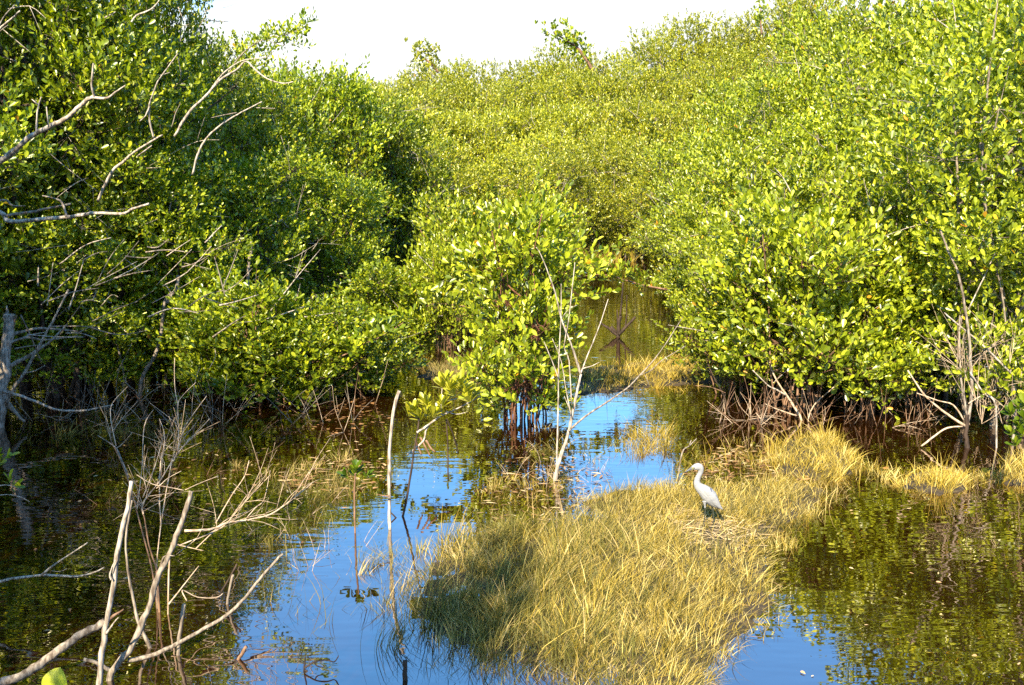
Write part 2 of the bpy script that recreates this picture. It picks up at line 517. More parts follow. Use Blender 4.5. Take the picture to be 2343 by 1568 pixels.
def tree_meshes(name, seed, H, Rad, base, n_shoot, leaf_mat_, bark, leaf_len=0.085, n_lobe=12, stems=5, per=9,
                bare=0, spike=0.10, squash=1.0, root=0.0, twigs=120, bare_mat=None, hi=0.93, rs=1.0):
    """trunk mesh and crown mesh of one tree, base at the origin"""
    g = np.random.default_rng(seed)
    random.seed(seed)
    lobes = []
    for i in range(n_lobe):
        z = base + (H - base) * (i + .5) / n_lobe * .86
        f = (z - base) / (H - base)
        prof = (0.72 + 0.55 * f) if f < .5 else max(.30, 1.0 - 1.05 * (f - .5) ** 1.2 * 1.25)
        a = i * 2.399 + g.uniform(-.5, .5)
        rr = Rad * prof * g.uniform(.25, .82)
        lr = Rad * g.uniform(.30, .56) * (0.85 + .25 * prof)
        lobes.append((np.array([rr * math.cos(a), rr * math.sin(a) * squash, z]), min(lr, z * 1.0)))
    for i in range(max(4, n_lobe // 3)):        # sprays that stick out of the outline
        a, f = g.uniform(0, 6.283), g.uniform(.10, .88)
        pr_ = (0.72 + 0.55 * f) if f < .5 else max(.25, 1.0 - 1.3 * (f - .5) ** 1.2)
        rr = Rad * pr_ * g.uniform(.9, 1.25)
        lobes.append((np.array([rr * math.cos(a), rr * math.sin(a) * squash, base + (H - base) * f]), Rad * g.uniform(.16, .28)))
    tb = Tubes()
    tops = []
    for s_ in range(stems):
        a = s_ * 6.283 / stems + random.uniform(-.4, .4)
        b0 = Vector((math.cos(a), math.sin(a), 0)) * random.uniform(.05, .30) * Rad
        sp = Vector((math.cos(a), math.sin(a), 0)) * random.uniform(.25, .5) * Rad
        zt = H * random.uniform(.72, .93)
        pts = [b0 + Vector((0, 0, -.35)), b0 + sp * random.uniform(-.1, .5) + Vector((random.uniform(-.15, .15), random.uniform(-.15, .15), zt * .25)), b0 + sp * .6 + Vector((random.uniform(-.12, .12), random.uniform(-.12, .12), zt * .6)),
               b0 + sp + Vector((random.uniform(-.15, .15), random.uniform(-.15, .15), zt))]
        r0 = 0.010 * H * rs * random.uniform(.8, 1.3)
        tb.add(pts, r0, .006, 6, 4, .12)
        tops.append((pts, r0))
    if root:
        for k in range(int(root)):
            a = random.uniform(0, 6.283)
            rr = random.uniform(.12, .42) * min(1.0, Rad)
            z0 = random.uniform(.25, .8)
            c = Vector((math.cos(a) * .08, math.sin(a) * .08, z0))
            e = Vector((math.cos(a) * rr, math.sin(a) * rr, -.3))
            tb.add([c, (c + e) * .5 + Vector((math.cos(a), math.sin(a), 1.2)) * .08, e], .013, .008, 5, 4, .1)
    PS, DS, LS = [], [], []
    full = max(1, n_shoot // n_lobe)
    for li, (c, lr) in enumerate(lobes):
        per_lobe = full if li < n_lobe else max(4, full // 4)
        # limb from the nearest stem
        pts, r0 = random.choice(tops)
        j = min(range(1, 4), key=lambda q: abs(pts[q].z - c[2] * .7))
        cv = Vector(c)
        tb.add([pts[j], (pts[j] + cv) * .5 + Vector((0, 0, -.05)), cv], .0045 * H, .007, 5, 3, .12)
        u = rand_unit(per_lobe, g)
        u[:, 2] = u[:, 2] * .9 + .12
        rad = lr * g.uniform(.25, 1.0, per_lobe) ** .55
        p = c + u * rad[:, None] * np.array([1, 1, .85])
        axis_out = p - np.array([0, 0, c[2]])
        d = unit(u * .55 + unit(axis_out) * .35 + np.array([0, 0, .65]) + g.normal(0, .28, (per_lobe, 3)))
        ok = p[:, 2] > max(.12, base * .75)
        PS.append(p[ok]); DS.append(d[ok])
        l = g.uniform(.16, .36, per_lobe)
        sp_ = g.random(per_lobe) < spike
        l[sp_] *= 1.9
        LS.append(l[ok])
        for q in np.nonzero(ok)[0][:max(2, twigs // n_lobe)]:
            a, b_ = Vector(c), Vector(p[q])
            e = b_ + Vector(d[q]) * float(l[q])
            tb.add([a, (a + b_) * .5 + Vector((0, 0, -.04)), b_, e], .006, .002, 3, 1, 0, cap=False)
    bt = Tubes()
    for k in range(bare):
        a = random.uniform(0, 6.283)
        z = random.uniform(.3, .85) * H
        rr = Rad * random.uniform(.3, 1.0)
        s0 = Vector((math.cos(a) * rr, math.sin(a) * rr, z))
        dv = Vector((random.gauss(0, .7), random.gauss(0, .7), random.gauss(.35, .5))).normalized()
        ln = random.uniform(.4, 1.3)
        mid = s0 + dv * ln * .5 + Vector((random.gauss(0, .06), random.gauss(0, .06), random.gauss(0, .06)))
        e = s0 + dv * ln
        bt.add([s0, mid, e], random.uniform(.006, .013), .003, 4, 3, .1)
        for q in range(random.randint(0, 2)):
            d2 = (dv + Vector((random.gauss(0, .6), random.gauss(0, .6), random.gauss(.2, .5)))).normalized()
            bt.add([mid, mid + d2 * ln * .2, mid + d2 * ln * .42], .004, .002, 3, 2, 0)
    P, D, L0 = np.concatenate(PS), np.concatenate(DS), np.concatenate(LS)
    lp, ld, ln_, ll, lw_ = shoots_to_leaves(P, D, L0, per, g, leaf_len)
    crown = leaves_mesh(name + '_crown', lp, ld, ln_, ll, lw_, leaf_mat_, tints(len(lp), g, hi=hi))
    nf = len(tb.f)
    off = len(tb.v)
    tb.v += bt.v
    tb.f += [tuple(i + off for i in f) for f in bt.f]
    trunk = tb.mesh(name + '_trunk', bark)
    trunk.materials.append(bare_mat or M['pale'])
    trunk.polygons.foreach_set('material_index', np.array([0] * nf + [1] * len(bt.f), dtype=np.int32))
    return dict(H=H, trunk=trunk, crown=crown)


KINDS = {
    'open_tall': [tree_meshes('open_tall_%d' % i, 30 + i, 7.2, 1.9, 0.7, 3700, M['leaf_green'], M['shaded_bark'], .098, 24, 4, bare=70, twigs=300, spike=.2) for i in range(2)],
    'open_mid': [tree_meshes('open_mid_%d' % i, 40 + i, 5.0, 1.55, 0.4, 2700, M['leaf_green'], M['shaded_bark'], .094, 18, 4, bare=40, twigs=240, spike=.2) for i in range(2)],
    'low': [tree_meshes('low_%d' % i, 50 + i, 2.0, 0.85, 0.08, 950, M['leaf_green'], M['brown'], .098, 10, 6, bare=8, twigs=160, root=8, spike=.2) for i in range(2)],
    'olive_tall': [tree_meshes('olive_tall_%d' % i, 60 + i, 6.4, 1.8, 0.5, 3300, M['leaf_olive'], M['grey'], .104, 24, 7, bare=30, twigs=240, spike=.3, rs=.8) for i in range(2)],
    'olive_mid': [tree_meshes('olive_mid_%d' % i, 70 + i, 4.2, 1.5, 0.35, 2400, M['leaf_olive'], M['grey'], .102, 18, 8, bare=20, twigs=240, spike=.3, rs=.7) for i in range(3)],
    'olive_low': [tree_meshes('olive_low_%d' % i, 80 + i, 2.7, 1.15, 0.42, 1300, M['leaf_olive'], M['brown'], .106, 15, 12, bare=14, twigs=300, root=16, spike=.35, rs=.55) for i in range(2)],
    'far_mid': [tree_meshes('far_mid_%d' % i, 90 + i, 5.2, 1.9, 0.15, 2900, M['leaf_far'], M['grey'], .105, 20, 5, bare=24, twigs=160, spike=.2) for i in range(3)],
    'far_giant': [tree_meshes('far_giant_%d' % i, 110 + i, 14.0, 3.6, 1.5, 4200, M['leaf_far'], M['grey'], .165, 30, 5, bare=30, twigs=200, spike=.25) for i in range(2)],
    'far_tall': [tree_meshes('far_tall_%d' % i, 100 + i, 9.0, 2.5, 0.8, 3200, M['leaf_far'], M['grey'], .125, 24, 5, bare=30, twigs=200, spike=.25) for i in range(3)],
}
_used = {}


def plant(kind, px, d, top, label, group=None, wide=1.0, name='mangrove_tree', cat='tree', rot=None):
    var = KINDS[kind]
    k = _used.get(kind, 0)
    _used[kind] = k + 1
    v = var[k % len(var)]
    x = (px - 1171) / F * d
    h = at(px, top, d).z
    s = h / v['H']
    root = thing(name, label, cat, (x, d, 0), group)
    root.rotation_euler = (0, 0, rot if rot is not None else k * 1.9 + .3)
    w = (0.5 + 0.5 * s) * wide
    root.scale = (w, w, s)
    link('trunk', v['trunk'], root)
    link('crown', v['crown'], root)
    return root


GL = 'tall mangroves on the left bank'
GF = 'mangroves closing the far end of the channel'
GR = 'sunlit mangroves climbing on the right bank'
# left bank, front to back
plant('open_tall', -330, 11.6, -380, 'tall mangrove cut by the left picture edge, in front of the others', GL)
plant('open_tall', 25, 13.6, -330, 'tall mangrove with bare dark hollow under it, behind the broken pale trunk', GL)
plant('open_tall', 200, 14.6, -260, 'tall mangrove behind the long arching dead branch at upper left', GL)
plant('open_tall', 375, 16.5, -190, 'tall mangrove whose right edge stands straight up against the white sky', GL, wide=.62)
plant('open_mid', 610, 21.5, 128, 'mangrove below the leafy twig that pokes into the white sky', GL)
plant('open_tall', 480, 19.0, 60, 'mangrove behind the forked pale dead branches at upper left', GL)
plant('open_mid', 735, 24.0, 140, 'mangrove whose rounded top meets the left end of the skyline dip', GL)
plant('open_mid', 345, 14.3, 330, 'shaded mangrove low in front of the tall left trees', GL)
plant('open_mid', 130, 13.2, 420, 'shaded mangrove beside the dark hollow at the left edge', GL)
plant('open_mid', 830, 27.0, 175, 'green mangrove just left of the olive far canopy', GL)
plant('open_mid', 900, 27.0, 250, 'mangrove where the dark left bank bends behind the central bush', GL)
plant('open_mid', 560, 16.6, 330, 'dim green mangrove beside the slim standing dead snag', GL)
plant('open_mid', 760, 19.5, 360, 'mangrove leaning over the water left of the central bush', GL)
# off to the left: mangroves out of view, added for the shade they cast
plant('open_mid', -1350, 7.0, 60, 'unseen mangrove outside the left edge, added to shade the near water', GL)
plant('open_mid', -760, 8.6, -60, 'unseen mangrove just outside the left edge beside the dead tree', GL)
plant('open_tall', -3446, 4.5, -1750, 'unseen tall mangrove behind the left edge of the picture, added to shade the hollow', GL)
bk = plant('open_tall', -2130, 4.5, -2700, 'unseen tall mangrove beside the viewpoint on the left, added to shade the left waterline', GL, wide=.95)
bk = plant('open_tall', -2780, 3.0, -3900, 'tallest mangrove, unseen behind the viewpoint on the left, added to shade the near left water', GL, wide=.62)
bk.location = (-5.5, 1.0, 0)
bk = plant('open_tall', -2780, 3.0, -2100, 'slim unseen mangrove beside the viewpoint, added to shade the left part of the grass island', GL, wide=.36)
bk.location = (-2.15, .9, 0)
plant('open_tall', 60, 19.0, -150, 'tall mangrove in the second row behind the left hollow', GL)
plant('open_tall', -130, 17.0, -300, 'tall mangrove in the second row at the far left edge', GL)
LB = 'low green bushes along the left bank'
plant('low', 500, 13.2, 680, 'low mid-green bush at the water edge right of the dark hollow', LB, name='mangrove_bush', cat='bush')
plant('low', 600, 13.0, 650, 'low mid-green bush below the slim upright dead snag', LB, name='mangrove_bush', cat='bush', wide=1.1)
plant('low', 710, 13.0, 700, 'low mid-green bush above the reddish floating litter', LB, name='mangrove_bush', cat='bush')
plant('low', 820, 13.6, 720, 'low green bush leaning toward the water left of the yellow-leaved sapling', LB, name='mangrove_bush', cat='bush')
plant('low', 890, 17.0, 610, 'green bush at the far tip of the left waterline', LB, name='mangrove_bush', cat='bush', wide=1.1)
plant('low', 440, 14.2, 620, 'small shaded bush behind the right side of the dark hollow', LB, name='mangrove_bush', cat='bush')
for (px, d, top, kind) in [(-250, 24, -60, 'far_mid'), (-60, 25, 0, 'far_mid'), (130, 24, 40, 'far_mid'), (320, 25, 40, 'far_mid'), (520, 24, 130, 'far_mid'), (690, 25, 170, 'far_mid'), (-430, 19, -60, 'far_mid')]:
    plant(kind, px, d, top, 'mangrove deep inside the left bank, glimpsed between the trunks of the dark hollow', GL)
# far end
for (px, d, top, kind) in [(880, 34, 185, 'far_mid'), (960, 31, 300, 'far_mid'), (1060, 29, 375, 'far_mid'), (1160, 32, 345, 'far_mid'),
                           (1260, 36, 335, 'far_mid'), (1350, 40, 310, 'far_mid'), (1450, 38, 315, 'far_mid'), (1540, 31, 330, 'far_mid')]:
    plant(kind, px, d, top, 'leafy low mangrove in the front row at the far end of the channel', GF)
for (px, d, top) in [(930, 42, 215), (1020, 44, 255), (1110, 45, 245), (1200, 46, 240), (1290, 47, 235), (1380, 48, 230), (1470, 46, 215), (1560, 44, 225), (1250, 42, 300), (1400, 44, 285)]:
    plant('far_mid', px, d, top, 'olive mangrove in the middle rows at the far end of the channel', GF)
for (px, d, top) in [(905, 58, 175), (990, 58, 168), (1080, 59, 165), (1170, 58, 168), (1260, 58, 155), (1350, 58, 140), (1440, 58, 135), (1530, 58, 125), (1630, 56, 125)]:
    plant('far_tall', px, d, top, 'tall far mangrove in the last row but one at the end of the channel', GF)
for (px, d, top) in [(870, 76, 168), (975, 75, 130), (1060, 76, 118), (1150, 75, 125), (1230, 76, 120), (1290, 78, 85), (1395, 80, 105), (1490, 84, 45), (1580, 85, 8), (1680, 82, 15), (1770, 82, -30), (1690, 62, 75), (1840, 78, -60)]:
    plant('far_giant', px, d, top, 'tall far mangrove whose top makes the skyline under the white sky', GF)
# right bank
for (kind, px, d, top, wide, label) in [
        ('olive_mid', 1600, 23, 410, .9, 'low sunlit mangrove at the channel mouth of the right bank'),
        ('olive_mid', 1650, 19, 450, .85, 'sunlit mangrove overhanging the star-shaped dead stump'),
        ('olive_mid', 1610, 28, 300, 1.0, 'olive mangrove on the right bank next to the far canopy'),
        ('olive_tall', 1720, 30, 150, 1.0, 'tall olive mangrove right of the far skyline bump'),
        ('olive_mid', 1690, 20, 330, 1.0, 'sunlit mangrove in the middle of the right slope of foliage'),
        ('olive_tall', 1800, 26, 130, 1.0, 'olive mangrove in the upper right slope, below the gap of sky'),
        ('olive_tall', 1860, 38, 10, 1.2, 'tall mangrove whose thin top reaches the upper frame edge right of the sky'),
        ('olive_tall', 1960, 34, -30, 1.2, 'tall mangrove with sky holes showing through its top at upper right'),
        ('olive_tall', 1840, 20, 230, 1.0, 'bright mangrove in the middle right slope with thin upright bare stems'),
        ('olive_tall', 1950, 25, 60, 1.0, 'bright mangrove below the sky holes at upper right'),
        ('olive_mid', 1800, 16.5, 430, 1.0, 'sunlit mangrove straight behind the broad bush beside the heron'),
        ('olive_tall', 1960, 18.5, 240, 1.0, 'large-leaved mangrove in the centre of the right bank'),
        ('olive_tall', 2080, 19.0, 0, 1.0, 'tall bright mangrove at upper right behind the nearest right trees'),
        ('olive_tall', 2150, 15.0, 90, 1.0, 'bright mangrove behind the thicket of grey stems'),
        ('olive_tall', 2330, 11.8, -80, 1.0, 'nearest tall mangrove at the right frame edge with big bright leaves'),
        ('olive_tall', 2230, 20.0, -160, 1.1, 'tall mangrove filling the upper right picture corner'),
        ('olive_tall', 2420, 16.0, -150, 1.1, 'tall mangrove partly beyond the right frame edge'),
        ('olive_mid', 1720, 15.2, 520, .85, 'sunlit mangrove hanging over the water right of the dead sapling'),
        ('olive_mid', 2080, 13.2, 330, 1.0, 'mangrove left of the thicket of grey stems on the right bank')]:
    plant(kind, px, d, top, label, GR, wide=wide)
plant('olive_mid', 1890, 14.6, 340, 'sunlit mangrove rising straight above the broad bush behind the heron', GR)
RB = 'leafy bushes along the right waterline'
plant('olive_low', 1840, 12.2, 490, 'broad round bush with yellow leaves at the waterline behind the heron', RB, wide=1.05, name='mangrove_bush', cat='bush')
plant('olive_low', 1700, 13.2, 600, 'bush spilling left over blue water at the right waterline', RB, name='mangrove_bush', cat='bush', wide=.85)
plant('olive_low', 2010, 12.2, 560, 'bush between the broad bush and the thicket of grey stems', RB, name='mangrove_bush', cat='bush', wide=.9)
plant('olive_low', 1050, 19.0, 470, 'sunlit bush behind the left shoulder of the central bush', None, name='mangrove_bush', cat='bush')
plant('olive_low', 1250, 25.0, 470, 'small sunlit bush straight behind the top of the central bush', None, name='mangrove_bush', cat='bush', wide=.8)
plant('olive_low', 1015, 17.0, 560, 'bush on the left shoulder of the central bush beside a blue gap of water', None, name='mangrove_bush', cat='bush', wide=.62)
# central bush
v = tree_meshes('central', 201, 2.85, 0.80, 0.02, 760, M['leaf_olive'], M['red'], .106, 12, 13, per=9, root=26, twigs=260, hi=.9, spike=.35, rs=.42)
c0 = gnd(1200, 962)
root = thing('mangrove_bush', 'free-standing rounded bush with red stilt roots in the middle of the water', 'bush', c0)
link('stems', v['trunk'], root); link('crown', v['crown'], root)


# ------------------------------------------------------------------ leaves on single twigs
def rosettes(name, pts, dirs, n, length, mat, seed, ratio=.42, parent=None, origin=(0, 0, 0), spread=.9, hi=1.0):
    g = np.random.default_rng(seed)
    P, D, N = [], [], []
    for p, d in zip(pts, dirs):
        d = Vector(d).normalized()
        a, b_ = d.orthogonal().normalized(), d.cross(d.orthogonal().normalized())
        for k in range(n):
            an = 2.4 * k + g.uniform(-.3, .3)
            side = a * math.cos(an) + b_ * math.sin(an)
            w = spread * (0.55 + 0.6 * (k / n))
            P.append(Vector(p) - d * (.045 * k / n) - Vector(origin))
            D.append(side * w + d * (1.15 - .6 * k / n))
            N.append(d * 1.0 - side * .5 + Vector((0, 0, .2)))
    P, D, N = (np.array([tuple(v) for v in q]) for q in (P, D, N))
    k = len(P)
    D = D + g.normal(0, .12, D.shape)
    me = leaves_mesh(name, P, D, N, length * g.uniform(.7, 1.12, k), ratio * g.uniform(.9, 1.25, k), mat,
                     np.clip(g.beta(2, 2, k) * hi, 0, 1))
    return link(name, me, parent)


def px_r(w, Y):
    return w * S / F * Y * .5 * .80


def line(fn, pts, Y0, Y1):
    n = len(pts)
    return [at(*fn(*p), Y0 + (Y1 - Y0) * i / max(1, n - 1)) for i, p in enumerate(pts)]


def dead_wood(name, label, cat, parts, group=None, base=None):
    """parts: (part name, material, view, points, Y0, Y1, width0, width1, [rooted]); widths in detail-view pixels"""
    done = []
    for q in parts:
        pn, mat, fn, pts, Y0, Y1, w0, w1 = q[:8]
        wp = line(fn, pts, Y0, Y1)
        if len(q) > 8 and q[8]:
            d = (wp[0] - wp[1]).normalized()
            z = -.28
            wp.insert(0, wp[0] + Vector((d.x * .1, d.y * .1, min(-.05, z - wp[0].z))))
        done.append((pn, mat, wp, px_r(w0, Y0), px_r(w1, Y1)))
    o = Vector(base) if base is not None else done[0][2][0].copy()
    root = thing(name, label, cat, o, group)
    for pn, mat, wp, r0, r1 in done:
        me = Tubes().add(wp, max(r0, .0022), max(r1, .0016), 7 if r0 > .008 else 5, 4, .13).mesh(pn, M[mat], o)
        link(pn, me, root)
    return root


def add_twigs(root, n, seed, starts, dirv, ln, r, mat, name='twig', spread=.5):
    """thin side twigs, each a part of its own, rooted at given points"""
    rnd = random.Random(seed)
    for i in range(n):
        s0 = Vector(rnd.choice(starts))
        d = (Vector(dirv) + Vector((rnd.gauss(0, spread), rnd.gauss(0, spread), rnd.gauss(0, spread)))).normalized()
        l = ln * rnd.uniform(.4, 1.2)
        m_ = s0 + d * l * .5 + Vector((rnd.gauss(0, .04), rnd.gauss(0, .04), rnd.gauss(0, .04))) * l
        e = s0 + d * l + Vector((0, 0, -.04 * l))
        tb = Tubes().add([s0, m_, e], r, r * .4, 4, 3, 0)
        for k in range(rnd.randint(0, 2)):
            d2 = (d + Vector((rnd.gauss(0, .55), rnd.gauss(0, .55), rnd.gauss(0, .55)))).normalized()
            q = s0.lerp(m_, rnd.uniform(.5, 1))
            tb.add([q, q + d2 * l * .22, q + d2 * l * .42], r * .6, r * .3, 3, 2, 0)
        link(name, tb.mesh(name, M[mat], root.location), root)


def samples(pts, n):
    out = []
    for i in range(len(pts) - 1):
        for k in range(n):
            out.append(Vector(pts[i]).lerp(Vector(pts[i + 1]), k / n))
    return out


# ------------------------------------------------------------------ dead wood, left edge and upper left
Yd = 8.0
dead_wood('dead_tree', 'dead tree reaching in from the left edge with long bare arching branches', 'dead tree', [
    ('trunk', 'grey', va, [(-420, 2900), (-400, 2200), (-380, 1400), (-330, 900)], 8.0, 8.0, 85, 49, True),
    ('branch', 'pale', va, [(-370, 1330), (-180, 1180), (0, 1060), (100, 990), (200, 900), (330, 838), (450, 770), (560, 668), (625, 640)], 8, 7.6, 54, 29),
    ('branch', 'pale', va, [(618, 642), (700, 650), (760, 610), (825, 565)], 7.6, 7.5, 24, 11),
    ('branch', 'pale', va, [(622, 640), (605, 560), (615, 420)], 7.6, 7.5, 22, 12),
    ('twig', 'pale', va, [(240, 880), (245, 740), (272, 640)], 7.7, 7.7, 15, 10),
    ('twig', 'pale', va, [(250, 690), (210, 655)], 7.7, 7.7, 10, 6),
    ('twig', 'pale', va, [(320, 840), (305, 705)], 7.7, 7.7, 11, 7),
    ('branch', 'pale', va, [(-390, 1500), (-200, 1400), (0, 1400), (55, 1458), (200, 1452), (440, 1432), (520, 1420), (640, 1405), (800, 1410), (880, 1375), (980, 1345)], 8, 7.6, 44, 17),
    ('branch', 'grey', va, [(20, 1425), (70, 1415), (200, 1400), (340, 1370), (465, 1345)], 7.9, 7.8, 27, 15),
    ('branch', 'grey', va, [(440, 1432), (410, 1340), (370, 1312), (280, 1290)], 7.7, 7.8, 20, 10),
    ('twig', 'grey', va, [(-200, 1400), (20, 1320), (80, 1355), (165, 1358)], 7.9, 7.8, 22, 9),
    ('branch', 'pale', va, [(-370, 500), (-150, 330), (0, 190), (60, 140), (130, 75)], 8, 7.7, 29, 12),
    ('twig', 'pale', va, [(-20, 210), (20, 120), (95, 35)], 7.7, 7.7, 12, 7)])
dead_wood('dead_branch', 'crooked pale dead branch with a tall forked tip, in front of the upper left foliage', 'branch', [
    ('branch', 'pale', va, [(640, 1330), (735, 1140), (830, 1050), (880, 1005), (970, 950), (1070, 890)], 12.2, 11.8, 26, 12),
    ('branch', 'pale', va, [(905, 1030), (1000, 960)], 11.9, 11.8, 14, 8),
    ('branch', 'pale', va, [(1015, 915), (985, 800), (985, 700), (1000, 640), (1040, 540), (1080, 480), (1170, 355)], 11.9, 11.6, 16, 9),
    ('twig', 'pale', va, [(985, 700), (960, 760), (920, 800)], 11.8, 11.8, 13, 8),
    ('twig', 'pale', va, [(1055, 500), (1120, 478)], 11.8, 11.8, 8, 4),
    ('twig', 'grey', va, [(1130, 840), (1160, 740), (1190, 680)], 11.8, 11.8, 8, 5)], 'dead branches on the left trees')
dead_wood('dead_branch', 'pair of parallel pale dead branches bending over in a drooping arc below the skyline', 'branch', [
    ('branch', 'pale', va, [(1150, 900), (1250, 735), (1350, 640), (1450, 530), (1560, 460), (1620, 405), (1680, 460), (1760, 520), (1860, 550), (1930, 540)], 13.2, 13.0, 22, 8),
    ('branch', 'pale', va, [(1385, 600), (1440, 520), (1500, 460), (1600, 400), (1750, 380), (1770, 362)], 13.2, 13.0, 14, 6)], 'dead branches on the left trees')
dead_wood('dead_branch', 'thin pale dead branch rising right under the drooping pair', 'branch', [
    ('branch', 'pale', va, [(1270, 1150), (1300, 1020), (1370, 900), (1450, 830), (1540, 770), (1640, 715), (1725, 672)], 13.4, 13.1, 20, 8),
    ('twig', 'pale', va, [(1690, 712), (1810, 716)], 13.2, 13.1, 8, 4),
    ('twig', 'grey', va, [(1560, 745), (1470, 760), (1390, 778)], 13.2, 13.1, 9, 5)], 'dead branches on the left trees')
dead_wood('dead_branch', 'short pale dead branch poking up at the top frame edge left of the sky', 'branch', [
    ('branch', 'pale', va, [(860, 160), (900, 105), (1000, 60), (1060, -10)], 13, 13, 18, 8),
    ('twig', 'pale', va, [(690, 120), (760, 80)], 13, 13, 14, 8)], 'dead branches on the left trees')
# broken trunk, left edge
Yt = 11.4
dead_wood('broken_trunk', 'thick pale snapped trunk cut by the left picture edge', 'dead tree', [
    ('trunk', 'pale', vd, [(-20, 1500), (5, 1250), (25, 1000), (40, 800), (55, 660), (62, 585)], Yt, Yt, 82, 92, True),
    ('splinter', 'pale', vd, [(40, 640), (44, 590), (46, 535)], Yt, Yt, 42, 10),
    ('splinter', 'brown', vd, [(80, 680), (92, 640), (110, 600)], Yt, Yt, 38, 12),
    ('branch', 'pale', vd, [(50, 940), (120, 905), (230, 840), (330, 770), (435, 665)], Yt, 11.4, 38, 12),
    ('branch', 'pale', vd, [(40, 1180), (100, 1060), (160, 980), (240, 830), (345, 640), (450, 430)], Yt - .1, 11.1, 32, 14),
    ('twig', 'pale', vd, [(160, 980), (230, 965), (295, 928)], 11.4, 11.3, 15, 8),
    ('branch', 'pale', vd, [(20, 1100), (120, 1122), (270, 1180), (380, 1222), (560, 1225), (660, 1205), (745, 1188)], Yt - .1, 11.0, 28, 10),
    ('branch', 'grey', vd, [(60, 730), (110, 715), (250, 685), (360, 690), (510, 705)], Yt, 11.8, 30, 15),
    ('branch', 'grey', vd, [(60, 780), (180, 745), (300, 760), (510, 735)], Yt, 11.9, 25, 11),
    ('branch', 'grey', vd, [(40, 1160), (100, 1240), (165, 1300)], Yt, 11.3, 45, 18),
    ('twig', 'grey', vd, [(95, 820), (200, 800), (330, 790)], Yt, 11.8, 12, 8)])
# hollow under the left trees
dead_wood('dead_branch', 'grey crossed dead branches standing in the dark hollow under the left trees', 'branch', [
    ('branch', 'grey', vd, [(900, 1110), (830, 1040), (800, 900), (770, 790), (755, 710)], 13.1, 13.2, 10, 17, True),
    ('branch', 'grey', vd, [(660, 1190), (720, 1040), (800, 920), (870, 780), (960, 650)], 12.9, 13.1, 9, 6, True),
    ('branch', 'grey', vd, [(755, 712), (850, 705), (945, 690)], 13.2, 13.2, 12, 7)], 'dead wood in the left hollow')
dead_wood('dead_snag', 'leaning grey trunk with flaking bark at the right side of the dark hollow', 'dead tree', [
    ('trunk', 'grey', vd, [(925, 1060), (960, 960), (1010, 880), (1050, 780), (1070, 640), (1090, 500), (1160, 430), (1175, 335)], 13.2, 13.4, 34, 30, True),
    ('branch', 'grey', vd, [(1100, 520), (1130, 460), (1090, 400)], 13.3, 13.4, 22, 10)], 'dead wood in the left hollow')
dead_wood('dead_snag', 'slim upright dead snag among the shaded leaves, broken off at the top', 'dead tree', [
    ('trunk', 'grey', vd, [(1640, 1000), (1638, 700), (1632, 420), (1640, 260), (1660, 110)], 14.6, 14.6, 24, 28, True)], 'dead wood in the left hollow')
rd = random.Random(5)
tang = thing('fallen_branches', 'tangle of fallen grey branches heaped in the shade above the dark hollow', 'branch', at(*vd(620, 760), 11.6), 'dead wood in the left hollow')
for i in range(44):
    cx, cyy = rd.uniform(100, 1500), rd.uniform(120, 780)
    a = rd.gauss(-.45, .45)
    ln = rd.uniform(120, 420)
    Y = rd.uniform(10.9, 12.0)
    p = [(cx, cyy), (cx + ln * .5 * math.cos(a), cyy + ln * .5 * math.sin(a) + rd.gauss(0, 14)), (cx + ln * math.cos(a), cyy + ln * math.sin(a) + rd.gauss(0, 25))]
    w = rd.uniform(7, 17)
    wp = line(vd, p, Y, Y + rd.uniform(-.2, .3))
    link('branch', Tubes().add(wp, px_r(w, Y), px_r(w * .45, Y), 5, 4, .1).mesh('branch', M['grey' if i % 3 else 'pale'], tang.location), tang)

bt_ = thing('fallen_branches', 'belt of thin dead twigs and roots standing along the waterline under the left bushes', 'branch', gnd(400, 950))
for k_, (n_, col, sp_) in enumerate([(70, 'grey', .7), (50, 'tan', .6), (30, 'brown', .6)]):
    st = [gnd(random.Random(i + 700 * (k_ + 1)).uniform(20, 920), random.Random(i + 1900 * (k_ + 1)).uniform(900, 990)) for i in range(60)]
    add_twigs(bt_, n_, 70 + k_, st, (.15, -.05, .8), .62, .0042, col, spread=sp_)

# ------------------------------------------------------------------ dead shrub, lower left
s1 = [(655, 1620), (662, 1500), (690, 1200), (740, 960), (790, 620), (840, 400), (866, 225)]
s2 = [(735, 1480), (850, 1340), (930, 1170), (1000, 1000), (1040, 850), (1110, 720), (1180, 540), (1230, 400), (1260, 290)]
s3 = [(840, 1405), (1000, 1370), (1170, 1290), (1350, 1190), (1500, 1100), (1620, 980), (1750, 820), (1862, 700)]
dead_wood('dead_snag', 'tallest pale dead stem, cut flat at its top, in the lower left corner', 'dead tree', [
    ('stem', 'pale', vg, s1, 5.2, 5.25, 58, 34, True),
    ('stub', 'pale', vg, [(735, 870), (725, 830), (760, 740)], 5.2, 5.2, 24, 8),
    ('stub', 'pale', vg, [(700, 1230), (740, 1170), (780, 1120)], 5.2, 5.15, 22, 10)], 'dead stems in the lower left water')
dead_wood('dead_snag', 'second grey dead stem with a broken top and a long branch bowing right', 'dead tree', [
    ('stem', 'grey', vg, s2, 5.35, 5.6, 62, 40, True),
    ('branch', 'grey', vg, s3, 5.4, 5.7, 44, 22),
    ('branch', 'grey', vg, [(740, 1480), (660, 1430), (550, 1395)], 5.35, 5.3, 36, 26),
    ('stub', 'grey', vg, [(1050, 830), (1080, 720), (1150, 715)], 5.5, 5.5, 22, 9)], 'dead stems in the lower left water')
